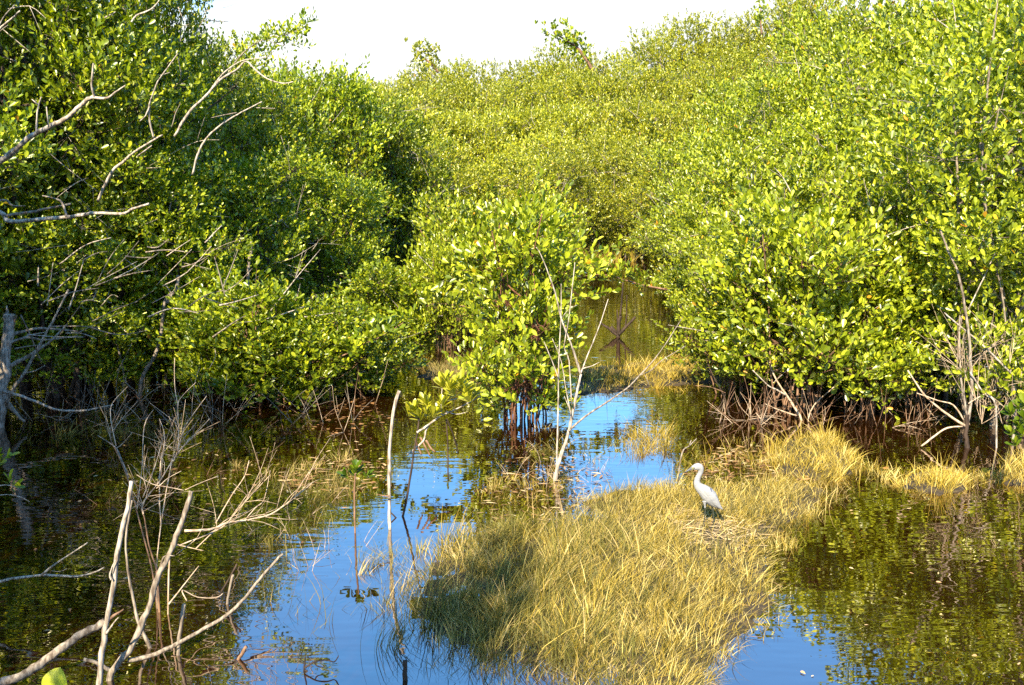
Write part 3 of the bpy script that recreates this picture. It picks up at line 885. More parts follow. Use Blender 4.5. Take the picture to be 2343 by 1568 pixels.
dead_wood('dead_snag', 'thin grey stick leaning left between the two tall dead stems', 'dead tree', [
    ('stem', 'grey', vg, [(990, 1330), (910, 1150), (890, 1050), (850, 860), (830, 600), (870, 350)], 5.75, 5.9, 40, 14, True)], 'dead stems in the lower left water')
dead_wood('fallen_log', 'thick grey log slanting out of the water at the bottom left corner', 'log', [
    ('log', 'grey', vg, [(-160, 1590), (0, 1548), (150, 1500), (300, 1400), (450, 1290), (560, 1215), (690, 1150)], 5.2, 5.5, 84, 66),
    ('stub', 'brown', vg, [(690, 1150), (750, 1110), (815, 1065)], 5.5, 5.6, 40, 12)], 'dead stems in the lower left water')
dead_wood('dead_branch', 'smooth white forked branch entering at the lower left edge', 'branch', [
    ('branch', 'pale', vg, [(-330, 1290), (-180, 950), (0, 882), (120, 860), (280, 840), (480, 850), (600, 830), (682, 793)], 6.3, 6.1, 32, 12),
    ('branch', 'pale', vg, [(270, 842), (390, 750), (577, 628)], 6.15, 6.0, 22, 10),
    ('twig', 'tan', vg, [(340, 812), (390, 818), (440, 798)], 6.15, 6.1, 8, 5)], 'dead stems in the lower left water')
dead_wood('floating_stick', 'straight brown stick floating aslant on blue water near the bottom', 'stick', [
    ('stick', 'tan', vg, [(1585, 1492), (1700, 1405), (1832, 1312)], 5.62, 5.95, 34, 42)])
dead_wood('dead_snag', 'short dark upright stub crossed by the bowing branch', 'dead tree', [
    ('stem', 'grey', vg, [(1170, 1420), (1190, 1200), (1212, 1030)], 5.65, 5.7, 34, 36, True)], 'dead stems in the lower left water')
dead_wood('dead_snag', 'two short brown stubs leaning near the blue water in the lower left', 'dead tree', [
    ('stem', 'grey', vg, [(1495, 1060), (1512, 940), (1535, 840)], 6.4, 6.4, 22, 24, True),
    ('stem', 'dark', vg, [(1440, 980), (1500, 880), (1562, 765)], 6.4, 6.5, 16, 18)], 'dead stems in the lower left water')
dead_wood('dead_snag', 'small reddish broken stub above the floating stick', 'dead tree', [
    ('stem', 'brown', vg, [(1548, 1445), (1585, 1370), (1622, 1310)], 5.6, 5.6, 34, 30, True)], 'dead stems in the lower left water')
dead_wood('wooden_stub', 'dark squared stub of wood standing at the bottom centre edge', 'post', [
    ('post', 'dark', vh, [(424, 1640), (422, 1520), (422, 1405)], 5.35, 5.35, 44, 42, True),
    ('splinter', 'dark', vh, [(410, 1420), (408, 1395)], 5.35, 5.35, 16, 6)])
dead_wood('dead_twig', 'black forked twig in blue water at the bottom, shaped like a claw', 'twig', [
    ('twig', 'dark', vg, [(2012, 1600), (2003, 1480), (2012, 1380)], 5.45, 5.45, 22, 14, True),
    ('twig', 'dark', vg, [(2000, 1455), (2080, 1408), (2150, 1400), (2200, 1412), (2230, 1372)], 5.45, 5.45, 18, 10),
    ('twig', 'dark', vg, [(2070, 1412), (2090, 1440), (2130, 1448)], 5.45, 5.45, 14, 9),
    ('twig', 'dark', vg, [(2005, 1465), (2080, 1510), (2150, 1525), (2210, 1532), (2235, 1575)], 5.45, 5.4, 18, 9)])
# twiggy dead shrubs
s9 = [(1120, 680), (1180, 645), (1350, 580), (1470, 520), (1560, 420), (1640, 330), (1780, 180)]
s9b = [(1215, 548), (1380, 542), (1500, 495), (1620, 480), (1780, 440), (1900, 360), (1990, 290), (2062, 228)]
sh = dead_wood('dead_shrub', 'fan of fine dry twigs spreading right beside the tall dead stems', 'dead shrub', [
    ('stem', 'tan', vg, s9, 6.3, 6.9, 15, 6, True),
    ('stem', 'tan', vg, s9b, 6.4, 7.0, 24, 6),
    ('twig', 'tan', vg, [(1420, 500), (1530, 310), (1610, 190), (1640, 85)], 6.7, 7.0, 12, 5),
    ('twig', 'tan', vg, [(1290, 668), (1400, 560), (1500, 470), (1640, 420)], 6.4, 6.8, 11, 5),
    ('twig', 'tan', vg, [(1610, 482), (1680, 400), (1740, 340), (1780, 150)], 6.7, 7.0, 10, 4),
    ('twig', 'tan', vg, [(1110, 1035), (1200, 920), (1310, 780)], 6.0, 6.2, 16, 8),
    ('twig', 'tan', vg, [(1230, 1010), (1200, 940), (1300, 985), (1420, 990), (1470, 960)], 6.0, 6.2, 12, 7),
    ('twig', 'tan', vg, [(1170, 640), (1250, 660), (1340, 680)], 6.4, 6.4, 12, 6)], 'twiggy dead shrubs in the left water')
pts9 = samples(line(vg, s9b, 6.4, 7.0), 3)[6:] + samples(line(vg, s9, 6.3, 6.9), 3)[5:]
add_twigs(sh, 30, 3, pts9, (.55, .2, .55), .42, .0026, 'tan')
s10 = [(1035, 860), (1030, 800), (980, 640), (960, 520), (940, 430), (880, 340)]
s10b = [(945, 440), (945, 360), (1060, 210), (1140, 80), (1250, -60)]
sh = dead_wood('dead_shrub', 'reddish twiggy dead shrub rising behind the tallest dead stem', 'dead shrub', [
    ('stem', 'brown', vg, s10, 6.3, 6.5, 20, 8, True),
    ('stem', 'tan', vg, s10b, 6.4, 6.8, 16, 8),
    ('twig', 'tan', vg, [(1030, 270), (1110, 200), (1195, 155)], 6.5, 6.6, 9, 4),
    ('twig', 'tan', vg, [(1220, 280), (1330, 230), (1440, 188)], 6.5, 6.7, 8, 4),
    ('twig', 'tan', vg, [(900, 180), (1000, 240), (1100, 260), (1210, 282)], 6.5, 6.5, 8, 6),
    ('twig', 'tan', vg, [(940, 330), (1000, 180), (1040, 60), (1080, -90)], 6.5, 6.8, 10, 6),
    ('twig', 'grey', vg, [(850, 200), (800, 80), (760, 0), (640, -80)], 6.5, 6.9, 12, 7),
    ('twig', 'tan', vg, [(765, -10), (730, -180), (740, -290), (840, -400)], 6.6, 6.9, 9, 6)], 'twiggy dead shrubs in the left water')
add_twigs(sh, 24, 4, samples(line(vg, s10b, 6.4, 6.8), 4), (.15, .2, .7), .40, .0024, 'tan', spread=.6)
sh = dead_wood('dead_shrub', 'thin dead shrub of upright reddish twigs in front of the left waterline', 'dead shrub', [
    ('stem', 'tan', vd, [(1030, 2330), (1050, 2050), (1095, 1760), (1130, 1568), (1145, 1530), (1250, 1420), (1380, 1280)], 6.35, 7.2, 14, 5, True),
    ('stem', 'tan', vd, [(1140, 1560), (1170, 1490), (1210, 1350), (1280, 1240), (1360, 1130)], 6.95, 7.3, 11, 5),
    ('stem', 'brown', vd, [(1010, 2330), (930, 2000), (850, 1700), (770, 1500), (730, 1420), (730, 1330), (780, 1230), (840, 1120)], 6.35, 7.3, 16, 6, True),
    ('stem', 'tan', vd, [(1060, 1980), (1050, 1760), (1060, 1560), (1085, 1400), (1050, 1280)], 6.5, 7.2, 12, 6),
    ('twig', 'tan', vd, [(755, 1480), (800, 1450), (872, 1370)], 6.95, 7.0, 9, 5),
    ('twig', 'tan', vd, [(1175, 1500), (1175, 1330), (1172, 1190), (1200, 1130), (1290, 1040)], 6.95, 7.2, 10, 5),
    ('twig', 'tan', vd, [(1172, 1190), (1150, 1060), (1150, 880)], 7.15, 7.2, 9, 5),
    ('stem', 'tan', vd, [(900, 1900), (935, 1600), (950, 1330), (1010, 1220)], 6.6, 7.2, 9, 4)], 'twiggy dead shrubs in the left water')
add_twigs(sh, 22, 6, samples(line(vd, [(1170, 1490), (1210, 1350), (1280, 1240)], 7.02, 7.2), 3) + samples(line(vd, [(770, 1500), (730, 1420), (730, 1330)], 7.0, 7.15), 2) + samples(line(vd, [(1060, 1560), (1085, 1400)], 6.9, 7.05), 3), (.1, .2, .8), .38, .0024, 'tan', spread=.55)

# ------------------------------------------------------------------ middle of the pool
Y1 = gnd(*vh(313, 545)).y
dead_wood('dead_snag', 'straight bone-pale stick standing in blue water left of the yellow-leaved sapling', 'dead tree', [
    ('stem', 'pale', ve, [(308, 2060), (322, 1990), (318, 1850), (320, 1500), (345, 1235), (383, 1095)], Y1, Y1 + .15, 30, 28, True),
    ('twig', 'brown', ve, [(318, 1790), (270, 1785), (230, 1775)], Y1, Y1, 14, 6)])
Y2 = gnd(*vh(395, 450)).y
sap = dead_wood('mangrove_sapling', 'sapling with yellow-green leaves on pale bent stems in the middle of the pool', 'sapling', [
    ('stem', 'dark', ve, [(300, 2058), (350, 2010), (400, 1940), (440, 1760), (480, 1500), (505, 1360), (512, 1275)], Y2 - .1, Y2 + .15, 26, 14, True),
    ('stem', 'pale', ve, [(440, 1515), (540, 1425), (565, 1340), (640, 1270), (740, 1225), (830, 1180), (915, 1130)], Y2 + .1, Y2 + .3, 16, 9),
    ('stem', 'pale', ve, [(500, 1370), (560, 1330), (640, 1268)], Y2 + .1, Y2 + .2, 20, 16),
    ('prop_root', 'brown', ve, [(490, 1420), (510, 1470), (530, 1515)], Y2 + .9, Y2 + .9, 20, 14, False),
    ('prop_root', 'brown', ve, [(520, 1400), (560, 1470), (585, 1522)], Y2 + .9, Y2 + .9, 20, 13, False),
    ('prop_root', 'brown', ve, [(560, 1420), (590, 1470), (622, 1500)], Y2 + .9, Y2 + .9, 20, 13, False),
    ('prop_root', 'dark', ve, [(690, 1280), (700, 1400), (705, 1690)], Y2 + .25, Y2 + .2, 13, 13, False),
    ('prop_root', 'dark', ve, [(695, 1280), (740, 1390), (772, 1510)], Y2 + .25, Y2 + .3, 13, 13, False),
    ('branch', 'pale', ve, [(690, 1230), (760, 1250), (830, 1235)], Y2 + .25, Y2 + .25, 10, 5),
    ('branch', 'pale', ve, [(660, 1262), (660, 1160), (665, 1080)], Y2 + .2, Y2 + .2, 10, 6),
    ('branch', 'dark', ve, [(330, 1900), (400, 1965), (480, 2015)], Y2 - .05, Y2 - .05, 14, 10)])
rp = [(480, 1215), (450, 1240), (512, 1270), (565, 1250), (610, 1245), (650, 1240), (665, 1180), (700, 1140), (740, 1110), (780, 1090),
      (720, 1065), (665, 1060), (790, 1040), (880, 1120), (840, 1150), (690, 1020), (820, 1095), (560, 1180)]
rosettes('leaves', [at(*ve(*p), Y2 + .2 + .1 * math.sin(i * 3)) for i, p in enumerate(rp)],
         [(math.sin(i * 2.1) * .5, -.15, 1) for i in range(len(rp))], 11, .125, M['leaf_yellow'], 21, ratio=.36, parent=sap, origin=sap.location, spread=.75)
Y3 = gnd(*vh(92, 565)).y
sd = dead_wood('mangrove_seedling', 'tiny seedling with a dark green leaf rosette on one thin straight stem', 'seedling', [
    ('stem', 'brown', vh, [(92, 560), (88, 350), (92, 150)], Y3, Y3, 18, 15, True)])
rosettes('leaves', [at(*vh(90, 170), Y3), at(*vh(30, 180), Y3), at(*vh(175, 180), Y3), at(*vh(95, 140), Y3)],
         [(0, 0, 1), (-.6, 0, .8), (.5, 0, .8), (.2, -.2, 1)], 7, .10, M['leaf_dark'], 22, ratio=.5, parent=sd, origin=sd.location, spread=1.0)
Y4 = gnd(*ve(1412, 1690)).y
ds = dead_wood('dead_sapling', 'slender pale dead sapling with bare forked branches in front of the central bush', 'dead tree', [
    ('trunk', 'pale', ve, [(1408, 1690), (1440, 1545), (1490, 1400), (1520, 1270), (1550, 1120), (1580, 985)], Y4, Y4 + .1, 38, 20, True),
    ('branch', 'pale', ve, [(1578, 990), (1530, 830), (1450, 620), (1410, 450), (1330, 230), (1285, 150)], Y4 + .1, Y4, 20, 6),
    ('branch', 'pale', ve, [(1578, 985), (1620, 870), (1690, 700), (1760, 490)], Y4 + .1, Y4 + .2, 14, 6),
    ('twig', 'pale', ve, [(1590, 950), (1650, 932), (1700, 908)], Y4 + .1, Y4 + .1, 11, 6),
    ('stem', 'pale', ve, [(1420, 1640), (1422, 1500), (1430, 1200), (1435, 900), (1448, 600), (1450, 390)], Y4, Y4 + .1, 20, 6, True),
    ('branch', 'pale', ve, [(1515, 1260), (1480, 1080), (1450, 900), (1390, 750)], Y4, Y4, 11, 6),
    ('branch', 'pale', ve, [(1520, 1190), (1500, 900), (1470, 800), (1500, 620), (1530, 350), (1540, 250)], Y4, Y4 + .1, 11, 6),
    ('branch', 'grey', ve, [(1500, 1360), (1600, 1270), (1750, 1170), (1880, 1080), (1980, 980), (2100, 840), (2250, 610)], Y4, Y4 + .5, 20, 6),
    ('branch', 'grey', ve, [(1975, 990), (2040, 960), (2120, 890), (2270, 800)], Y4 + .4, Y4 + .5, 10, 6),
    ('twig', 'pale', ve, [(1430, 1010), (1390, 900), (1335, 770)], Y4, Y4, 12, 6),
    ('twig', 'pale', ve, [(1450, 620), (1500, 560), (1555, 530)], Y4, Y4, 6, 3),
    ('twig', 'pale', ve, [(1510, 1230), (1470, 1130)], Y4, Y4, 8, 4),
    ('twig', 'grey', ve, [(2000, 990), (2035, 1070)], Y4 + .4, Y4 + .4, 6, 6)])
Y5 = gnd(*ve(1825, 740)).y
dead_wood('dead_stump', 'dark star-shaped dead stump with radiating arms in the green channel water', 'dead stump', [
    ('stem', 'dark', ve, [(1825, 745), (1828, 660), (1838, 600)], Y5, Y5, 42, 27, True),
    ('stem', 'dark', ve, [(1838, 605), (1850, 480), (1857, 380)], Y5, Y5, 20, 12),
    ('branch', 'dark', ve, [(1828, 735), (1770, 690), (1700, 645)], Y5, Y5, 30, 15),
    ('branch', 'dark', ve, [(1828, 725), (1870, 680), (1940, 608)], Y5, Y5, 33, 18),
    ('branch', 'dark', ve, [(1815, 720), (1778, 672)], Y5, Y5, 27, 24),
    ('twig', 'dark', ve, [(1868, 690), (1880, 600), (1882, 465)], Y5, Y5, 14, 8),
    ('twig', 'dark', ve, [(1822, 680), (1818, 560)], Y5, Y5, 15, 9)])
dead_wood('dead_twig', 'small bent twig in blue water above the heron', 'twig', [
    ('twig', 'grey', vf, [(10, 1520), (60, 1460), (110, 1410)], 9.4, 9.5, 15, 7, True),
    ('twig', 'grey', vf, [(60, 1460), (75, 1420)], 9.45, 9.45, 10, 6)])

# ------------------------------------------------------------------ right waterline
Y6 = gnd(*vf(1900, 1470)).y
th = dead_wood('dead_shrub', 'thicket of bare grey stems rising from a dark stub at the right', 'dead shrub', [
    ('stem', 'dark', vf, [(1890, 1490), (1885, 1380), (1895, 1250)], Y6, Y6, 46, 32, True),
    ('stem', 'grey', vf, [(1895, 1300), (1920, 1100), (1915, 900), (1900, 700), (1840, 350), (1770, 180), (1710, 30)], Y6, Y6 + .2, 31, 14),
    ('stem', 'grey', vf, [(1890, 1260), (1850, 1000), (1840, 760), (1845, 600)], Y6, Y6 + .3, 22, 12),
    ('stem', 'grey', vf, [(2205, 1220), (2190, 1050), (2160, 880), (2100, 700), (2020, 640)], Y6 + .3, Y6 + .5, 29, 12, True),
    ('stem', 'grey', vf, [(2170, 960), (2140, 600), (2110, 400), (2060, 200)], Y6 + .4, Y6 + .5, 18, 10),
    ('branch', 'pale', vf, [(2180, 980), (2000, 800), (1820, 650), (1740, 580)], Y6 + .1, Y6 + .2, 17, 10),
    ('branch', 'pale', vf, [(2080, 1200), (2000, 1110), (1910, 970)], Y6, Y6, 18, 12, True),
    ('branch', 'tan', vf, [(1880, 1330), (1720, 1220), (1600, 1110), (1500, 960)], Y6, Y6 + .1, 24, 11),
    ('branch', 'tan', vf, [(1870, 1290), (1800, 1190), (1700, 1160), (1560, 1110)], Y6, Y6, 14, 8),
    ('branch', 'pale', vf, [(1900, 560), (2000, 350), (2080, 180)], Y6 + .2, Y6 + .3, 12, 7),
    ('branch', 'tan', vf, [(1590, 1460), (1680, 1390), (1760, 1340), (1860, 1330)], Y6, Y6, 17, 12),
    ('branch', 'tan', vf, [(1900, 1180), (2000, 1120), (2080, 1090)], Y6, Y6, 11, 5)])
st = [at(*vf(random.Random(i).uniform(1780, 2330), random.Random(i + 99).uniform(900, 1330)), Y6 + random.Random(i + 7).uniform(-.1, .7)) for i in range(40)]
add_twigs(th, 95, 8, st, (-.1, .1, 1.0), .8, .0036, 'tan', spread=.45)
Y7 = gnd(*vf(800, 1290)).y
dead_wood('bush_limbs', 'pale forked limbs showing at the foot of the broad bush behind the heron', 'branch', [
    ('branch', 'tan', vf, [(800, 1290), (740, 1180), (700, 1120), (640, 1030), (560, 860)], Y7, Y7 + .1, 24, 11, True),
    ('branch', 'pale', vf, [(700, 1125), (640, 1090), (580, 1060), (480, 960)], Y7, Y7 - .1, 17, 8),
    ('branch', 'tan', vf, [(850, 1260), (900, 1170), (980, 1100), (1060, 1030)], Y7, Y7, 14, 8, True),
    ('branch', 'red', vf, [(860, 1270), (858, 1000), (855, 700), (840, 300), (830, 30)], Y7 + .05, Y7 - .25, 11, 7, True),
    ('branch', 'tan', vf, [(770, 1260), (650, 1220), (560, 1180)], Y7, Y7 - .1, 14, 6),
    ('branch', 'tan', vf, [(720, 1350), (620, 1345), (560, 1310), (500, 1240)], Y7 - .2, Y7 - .2, 10, 6)])
Y8 = gnd(*vf(270, 1250)).y
dead_wood('bush_limbs', 'dark arching limbs dipping into the water at the left end of the right waterline', 'branch', [
    ('branch', 'dark', vf, [(330, 1280), (290, 1130), (220, 1000), (185, 920)], Y8, Y8 + .2, 20, 8, True),
    ('branch', 'dark', vf, [(130, 1350), (180, 1280), (260, 1200), (300, 1120)], Y8 - .2, Y8 + .1, 8, 11, True),
    ('branch', 'dark', vf, [(200, 1350), (240, 1270), (290, 1180)], Y8 - .2, Y8, 8, 11, True),
    ('branch', 'brown', vf, [(300, 1110), (200, 1070), (100, 1062)], Y8, Y8, 8, 4)])
uw = thing('fallen_branches', 'mesh of thin reddish twigs and roots under the right waterline bushes', 'branch', at(*vf(900, 1300), 11.6))
st = [gnd(*vf(random.Random(i + 300).uniform(250, 1750), random.Random(i + 500).uniform(1240, 1340))) for i in range(60)]
add_twigs(uw, 60, 18, st, (0, .05, 1.0), .62, .0048, 'brown', spread=.55)
add_twigs(uw, 40, 19, st, (0, -.1, .8), .5, .0042, 'tan', spread=.6)
rs = thing('leafy_sprig', 'sprig of dark green leaves at the right frame edge', 'sprig', at(*vf(2290, 1420), 8.4))
link('twig', Tubes().add(line(vf, [(2420, 1900), (2330, 1500), (2270, 1320), (2230, 1200)], 8.4, 8.6), .008, .004, 5, 4, .1).mesh('twig', M['brown'], rs.location), rs)
q = [(2230, 1200), (2180, 1240), (2260, 1270), (2230, 1320), (2180, 1370), (2270, 1180), (2250, 1380), (2210, 1440), (2280, 1330)]
rosettes('leaves', [at(*vf(*p), 8.5) for p in q], [(-.4, -.2, .8)] * len(q), 7, .10, M['leaf_dark'], 31, ratio=.5, parent=rs, origin=rs.location)
ls = thing('leafy_sprig', 'small sprig of green leaves over dark water at the left frame edge', 'sprig', at(*vg(-60, 400), 6.2))
tw = Tubes().add(line(vg, [(-260, 900), (-90, 330), (10, 250), (100, 258)], 6.2, 6.2), .007, .003, 5, 4, .1)
tw.add(line(vg, [(-90, 330), (40, 310), (130, 325), (195, 358)], 6.2, 6.2), .004, .002, 4, 3, 0)
tw.add(line(vg, [(-90, 330), (-40, 200), (0, 90)], 6.2, 6.2), .004, .002, 4, 3, 0)
link('twig', tw.mesh('twig', M['pale'], ls.location), ls)
q = [(5, 100), (-20, 60), (50, 60), (100, 250), (60, 210)]
rosettes('leaves', [at(*vg(*p), 6.2) for p in q], [(.5, 0, .7), (.2, 0, 1), (.6, 0, .6), (.8, 0, .4), (0, 0, 1)], 5, .085, M['leaf_green'], 32, ratio=.42, parent=ls, origin=ls.location)
fs = thing('leafy_sprig', 'single bright yellow-green leaf poking up at the bottom left frame edge', 'sprig', at(*vg(372, 1700), 3.4))
link('twig', Tubes().add(line(vg, [(330, 2300), (350, 1950), (372, 1600)], 3.4, 3.4), .006, .003, 5, 4, .1).mesh('twig', M['brown'], fs.location), fs)
o_ = fs.location
A_, B_ = at(*vg(358, 1640), 3.4), at(*vg(398, 1446), 3.37)
ax_ = B_ - A_
sx_ = ax_.cross(Vector((0.1, -.9, .5))).normalized()
nx_ = sx_.cross(ax_).normalized()
lv, lf = [], []
for i in range(15):
    u_ = i / 14
    wd = .36 * ax_.length * (math.sin(math.pi * min(1, u_ ** .8)) ** .62 if 0 < u_ < 1 else 0)
    mid_ = A_ + ax_ * u_ + nx_ * (.05 * ax_.length * math.sin(u_ * 3.0))
    for q_ in (-1, -.5, 0, .5, 1):
        lv.append(tuple(mid_ + sx_ * (wd * q_) + nx_ * (abs(q_) * .16 * wd) - o_))
for i in range(14):
    for q_ in range(4):
        a_ = i * 5 + q_
        lf.append((a_, a_ + 1, a_ + 6, a_ + 5))
lm = bpy.data.meshes.new('leaf')
lm.from_pydata(lv, [], lf)
lm.polygons.foreach_set('use_smooth', np.ones(len(lf), dtype=bool))
at_ = lm.attributes.new('tint', 'FLOAT', 'POINT')
at_.data.foreach_set('value', np.array([(.60 if i % 5 == 2 else .82) + .1 * math.sin(i) for i in range(len(lv))], dtype=np.float32))
lm.materials.append(M['leaf_yellow'])
link('leaf', lm, fs)
lm.materials.clear(); lm.materials.append(M['leaf_olive'])

# leafy twig against the sky
sk = thing('leafy_twig', 'leafy twig sticking out into the white sky at upper left', 'twig', at(*va(1560, 420), 16.0))
tw = Tubes().add(line(va, [(1480, 520), (1600, 350), (1750, 255), (1900, 225), (2040, 160)], 16, 15.6), .012, .004, 5, 4, .1)
tw.add(line(va, [(1750, 255), (1850, 300), (2000, 285)], 15.8, 15.6), .006, .003, 4, 3, 0)
link('twig', tw.mesh('twig', M['grey'], sk.location), sk)
g = np.random.default_rng(77)
src = samples(line(va, [(1600, 350), (1750, 255), (1900, 225), (2040, 160)], 16, 15.6), 22) + samples(line(va, [(1700, 300), (1850, 300), (2000, 285)], 15.9, 15.6), 14)
pp = np.array([tuple(p - sk.location) for p in src]) + g.normal(0, .05, (len(src), 3))
dd = unit(np.array([.5, -.1, .6]) + g.normal(0, .5, pp.shape))
a_ = shoots_to_leaves(pp, dd, g.uniform(.12, .26, len(pp)), 6, g, .085)
link('leaves', leaves_mesh('leaves', *a_, M['leaf_green'], tints(len(a_[0]), g)), sk)


def leafy_limb(name, label, fn, pts, Y0, Y1, w, n, seed, mat, leaf=.11, up=(0, 0, .8), cat='branch', wid=.06):
    wp = line(fn, pts, Y0, Y1)
    r_ = thing(name, label, cat, wp[0])
    link('twig', Tubes().add(wp, px_r(w, Y0), px_r(w * .3, Y1), 6, 4, .1).mesh('twig', M['brown'], r_.location), r_)
    gg = np.random.default_rng(seed)
    sp = samples(wp, n)
    sp = sp[len(sp) // 5:]
    pp = np.array([tuple(p - r_.location) for p in sp]) + gg.normal(0, wid, (len(sp), 3))
    dd = unit(np.array(up) + gg.normal(0, .55, pp.shape))
    q = shoots_to_leaves(pp, dd, gg.uniform(.12, .26, len(pp)), 7, gg, leaf)
    link('leaves', leaves_mesh('leaves', *q, M[mat], tints(len(q[0]), gg)), r_)
    return r_


leafy_limb('leafy_branch', 'leafy branch reaching left over the green channel water', ve, [(2150, 430), (1990, 400), (1850, 360), (1720, 330), (1600, 340)], 16.5, 16.2, 18, 16, 91, 'leaf_olive')
leafy_limb('leafy_branch', 'leafy branch drooping left from the central bush toward the yellow-leaved sapling', ve, [(1120, 620), (980, 560), (820, 540), (640, 520), (560, 540)], 12.2, 12.6, 16, 16, 92, 'leaf_olive')
leafy_limb('leafy_branch', 'leafy branch low over the water beside the reddish litter on the left', ve, [(-120, 900), (20, 860), (120, 800), (260, 740), (420, 640)], 12.6, 12.3, 16, 16, 93, 'leaf_green')

leafy_limb('leafy_branch', 'dark leafy spray poking above the skyline left of the highest far trees', vb, [(1660, 470), (1570, 330), (1480, 270), (1400, 215)], 62, 62, 30, 60, 94, 'leaf_green', .24, wid=.42)
leafy_limb('leafy_branch', 'small leafy spray above the skyline at the left end of the far canopy', vb, [(640, 480), (600, 430), (540, 380), (500, 335)], 62, 62, 22, 30, 95, 'leaf_far', .24, wid=.40)
leafy_limb('leafy_branch', 'thin leafy shoot standing above the skyline beside the upper right trees', vc, [(540, 230), (530, 120), (536, 40)], 50, 50, 16, 14, 96, 'leaf_green', .2, wid=.16)

# ------------------------------------------------------------------ grass
def blades(name, pols, n, h, w, lean, mat, seed, tint=(.3, .9), lean_sd=.35, edge=.10, z0=-.02, clump=0.0, keep=None, nseg=3, tuft=45, rad=.055):
    g = np.random.default_rng(seed)
    PX, PY = [], []
    for pol in pols:
        xs, ys = zip(*pol)
        area = (max(xs) - min(xs)) * (max(ys) - min(ys))
        m_ = int(n * 3)
        x, y = g.uniform(min(xs), max(xs), m_), g.uniform(min(ys), max(ys), m_)
        ok = in_poly(x, y, pol)
        ed = edge_dist(x, y, pol)
        ok &= g.random(m_) < np.clip(.25 + ed / max(edge, 1e-3), 0, 1)
        if clump:
            f = np.sin(x * 5.1 + 1.3 * np.sin(y * 3.7)) * np.sin(y * 5.7 + 1.1 * np.sin(x * 4.3 + 2))
            ok &= g.random(m_) < np.clip(1 - clump + clump * (f + .6), 0, 1)
        if keep is not None:
            ok &= g.random(m_) < keep(x, y)
        x, y = x[ok], y[ok]
        k = min(len(x), n)
        jit = g.normal(0, edge * .45, (2, k))
        PX.append(x[:k] + jit[0]); PY.append(y[:k] + jit[1])
    x, y = np.concatenate(PX), np.concatenate(PY)
    k = len(x)
    # blades stand in tufts: each tuft has its own height, lean and shade of straw
    m_ = max(1, k // tuft)
    ci = g.integers(0, m_, k)
    cx_, cy_ = x[:m_], y[:m_]
    rx, ry = g.normal(0, 1, k), g.normal(0, 1, k)
    free = g.random(k) < .25
    tl, th_ = g.lognormal(0, .28, m_), g.normal(0, 1, m_)
    tlx, tly = g.normal(0, .62, m_), g.normal(0, .52, m_)
    sr = rad * g.uniform(.5, 1.5, m_)[ci]
    x = np.where(free, x, cx_[ci] + rx * sr)
    y = np.where(free, y, cy_[ci] + ry * sr)
    lx = lean[0] + tlx[ci] + rx * .30 + g.normal(0, lean_sd * .6, k)
    ly = lean[1] + tly[ci] + ry * .30 + g.normal(0, lean_sd * .6, k)
    L = h * g.uniform(.4, 1.15, k) * tl[ci]
    t = np.linspace(0, 1, nseg + 1)
    bend = t ** 1.7
    C = np.zeros((k, nseg + 1, 3))
    hl = np.hypot(lx, ly)
    drop = 1 / np.sqrt(1 + hl ** 2)
    C[:, :, 0] = x[:, None] + (lx * L * drop)[:, None] * bend
    C[:, :, 1] = y[:, None] + (ly * L * drop)[:, None] * bend
    C[:, :, 2] = z0 + (L * drop)[:, None] * (t - .12 * hl[:, None] * t ** 3) * (1.0)
    an = g.uniform(0, math.pi, k)
    sd_ = np.stack([np.cos(an), np.sin(an) * .6, np.zeros(k)], 1)
    W = (w * g.uniform(.6, 1.4, k))[:, None] * np.array([.8, 1.0, .7, .08] if nseg == 3 else np.linspace(1, .1, nseg + 1))
    A = C - sd_[:, None, :] * W[:, :, None] * .5
    B = C + sd_[:, None, :] * W[:, :, None] * .5
    V = np.stack([A, B], 2).reshape(k, (nseg + 1) * 2, 3)
    nv = (nseg + 1) * 2
    q = np.concatenate([[2 * i, 2 * i + 1, 2 * i + 3, 2 * i + 2] for i in range(nseg)])
    loops = ((np.arange(k) * nv)[:, None] + q[None, :]).ravel()
    tt = np.repeat(np.clip((tint[0] + tint[1]) / 2 + (tint[1] - tint[0]) * (.30 * th_[ci] + .38 * g.normal(0, 1, k)), 0, 1), nv)
    me = np_mesh(name, V.reshape(-1, 3), loops, np.arange(k * nseg) * 4, np.full(k * nseg, 4), M[mat], tt)
    o = link(name, me)
    return tag(o, kind='stuff')


def lab(o, label, cat='grass'):
    return tag(o, label, cat)


lab(blades('sedge', [gpoly([(1080, 1180), (1110, 1040), (1170, 985), (1300, 985), (1380, 1060), (1340, 1190), (1220, 1210)])],
           1500, .14, .005, (.2, .05), 'sedge', 31, (.1, .9), .55, .25, z0=-.05, clump=.6), 'brown drowned grass around the red roots of the central bush')
lab(blades('sedge', [gpoly([(560, 1130), (640, 1060), (760, 1040), (890, 1060), (900, 1130), (760, 1150)])],
           900, .15, .005, (.2, .05), 'sedge', 32, (.2, 1.0), .55, .25, z0=-.05, clump=.5), 'brown drowned grass around the tiny seedling')
lab(blades('sedge', [gpoly([(40, 1180), (200, 1000), (560, 960), (740, 980), (600, 1100), (330, 1300), (120, 1440)])],
           750, .13, .0042, (.15, .05), 'sedge', 33, (.0, .9), .5, .2, z0=-.06, clump=.7), 'thin drowned grass scattered over the dark left water')
lab(blades('sedge', [gpoly([(40, 1010), (120, 950), (330, 945), (360, 985), (200, 1030)])],
           700, .14, .006, (.1, -.1), 'sedge', 34, (.2, .6), .5, .25, z0=-.05, clump=.6), 'low green sprouts in the dark water below the broken trunk')
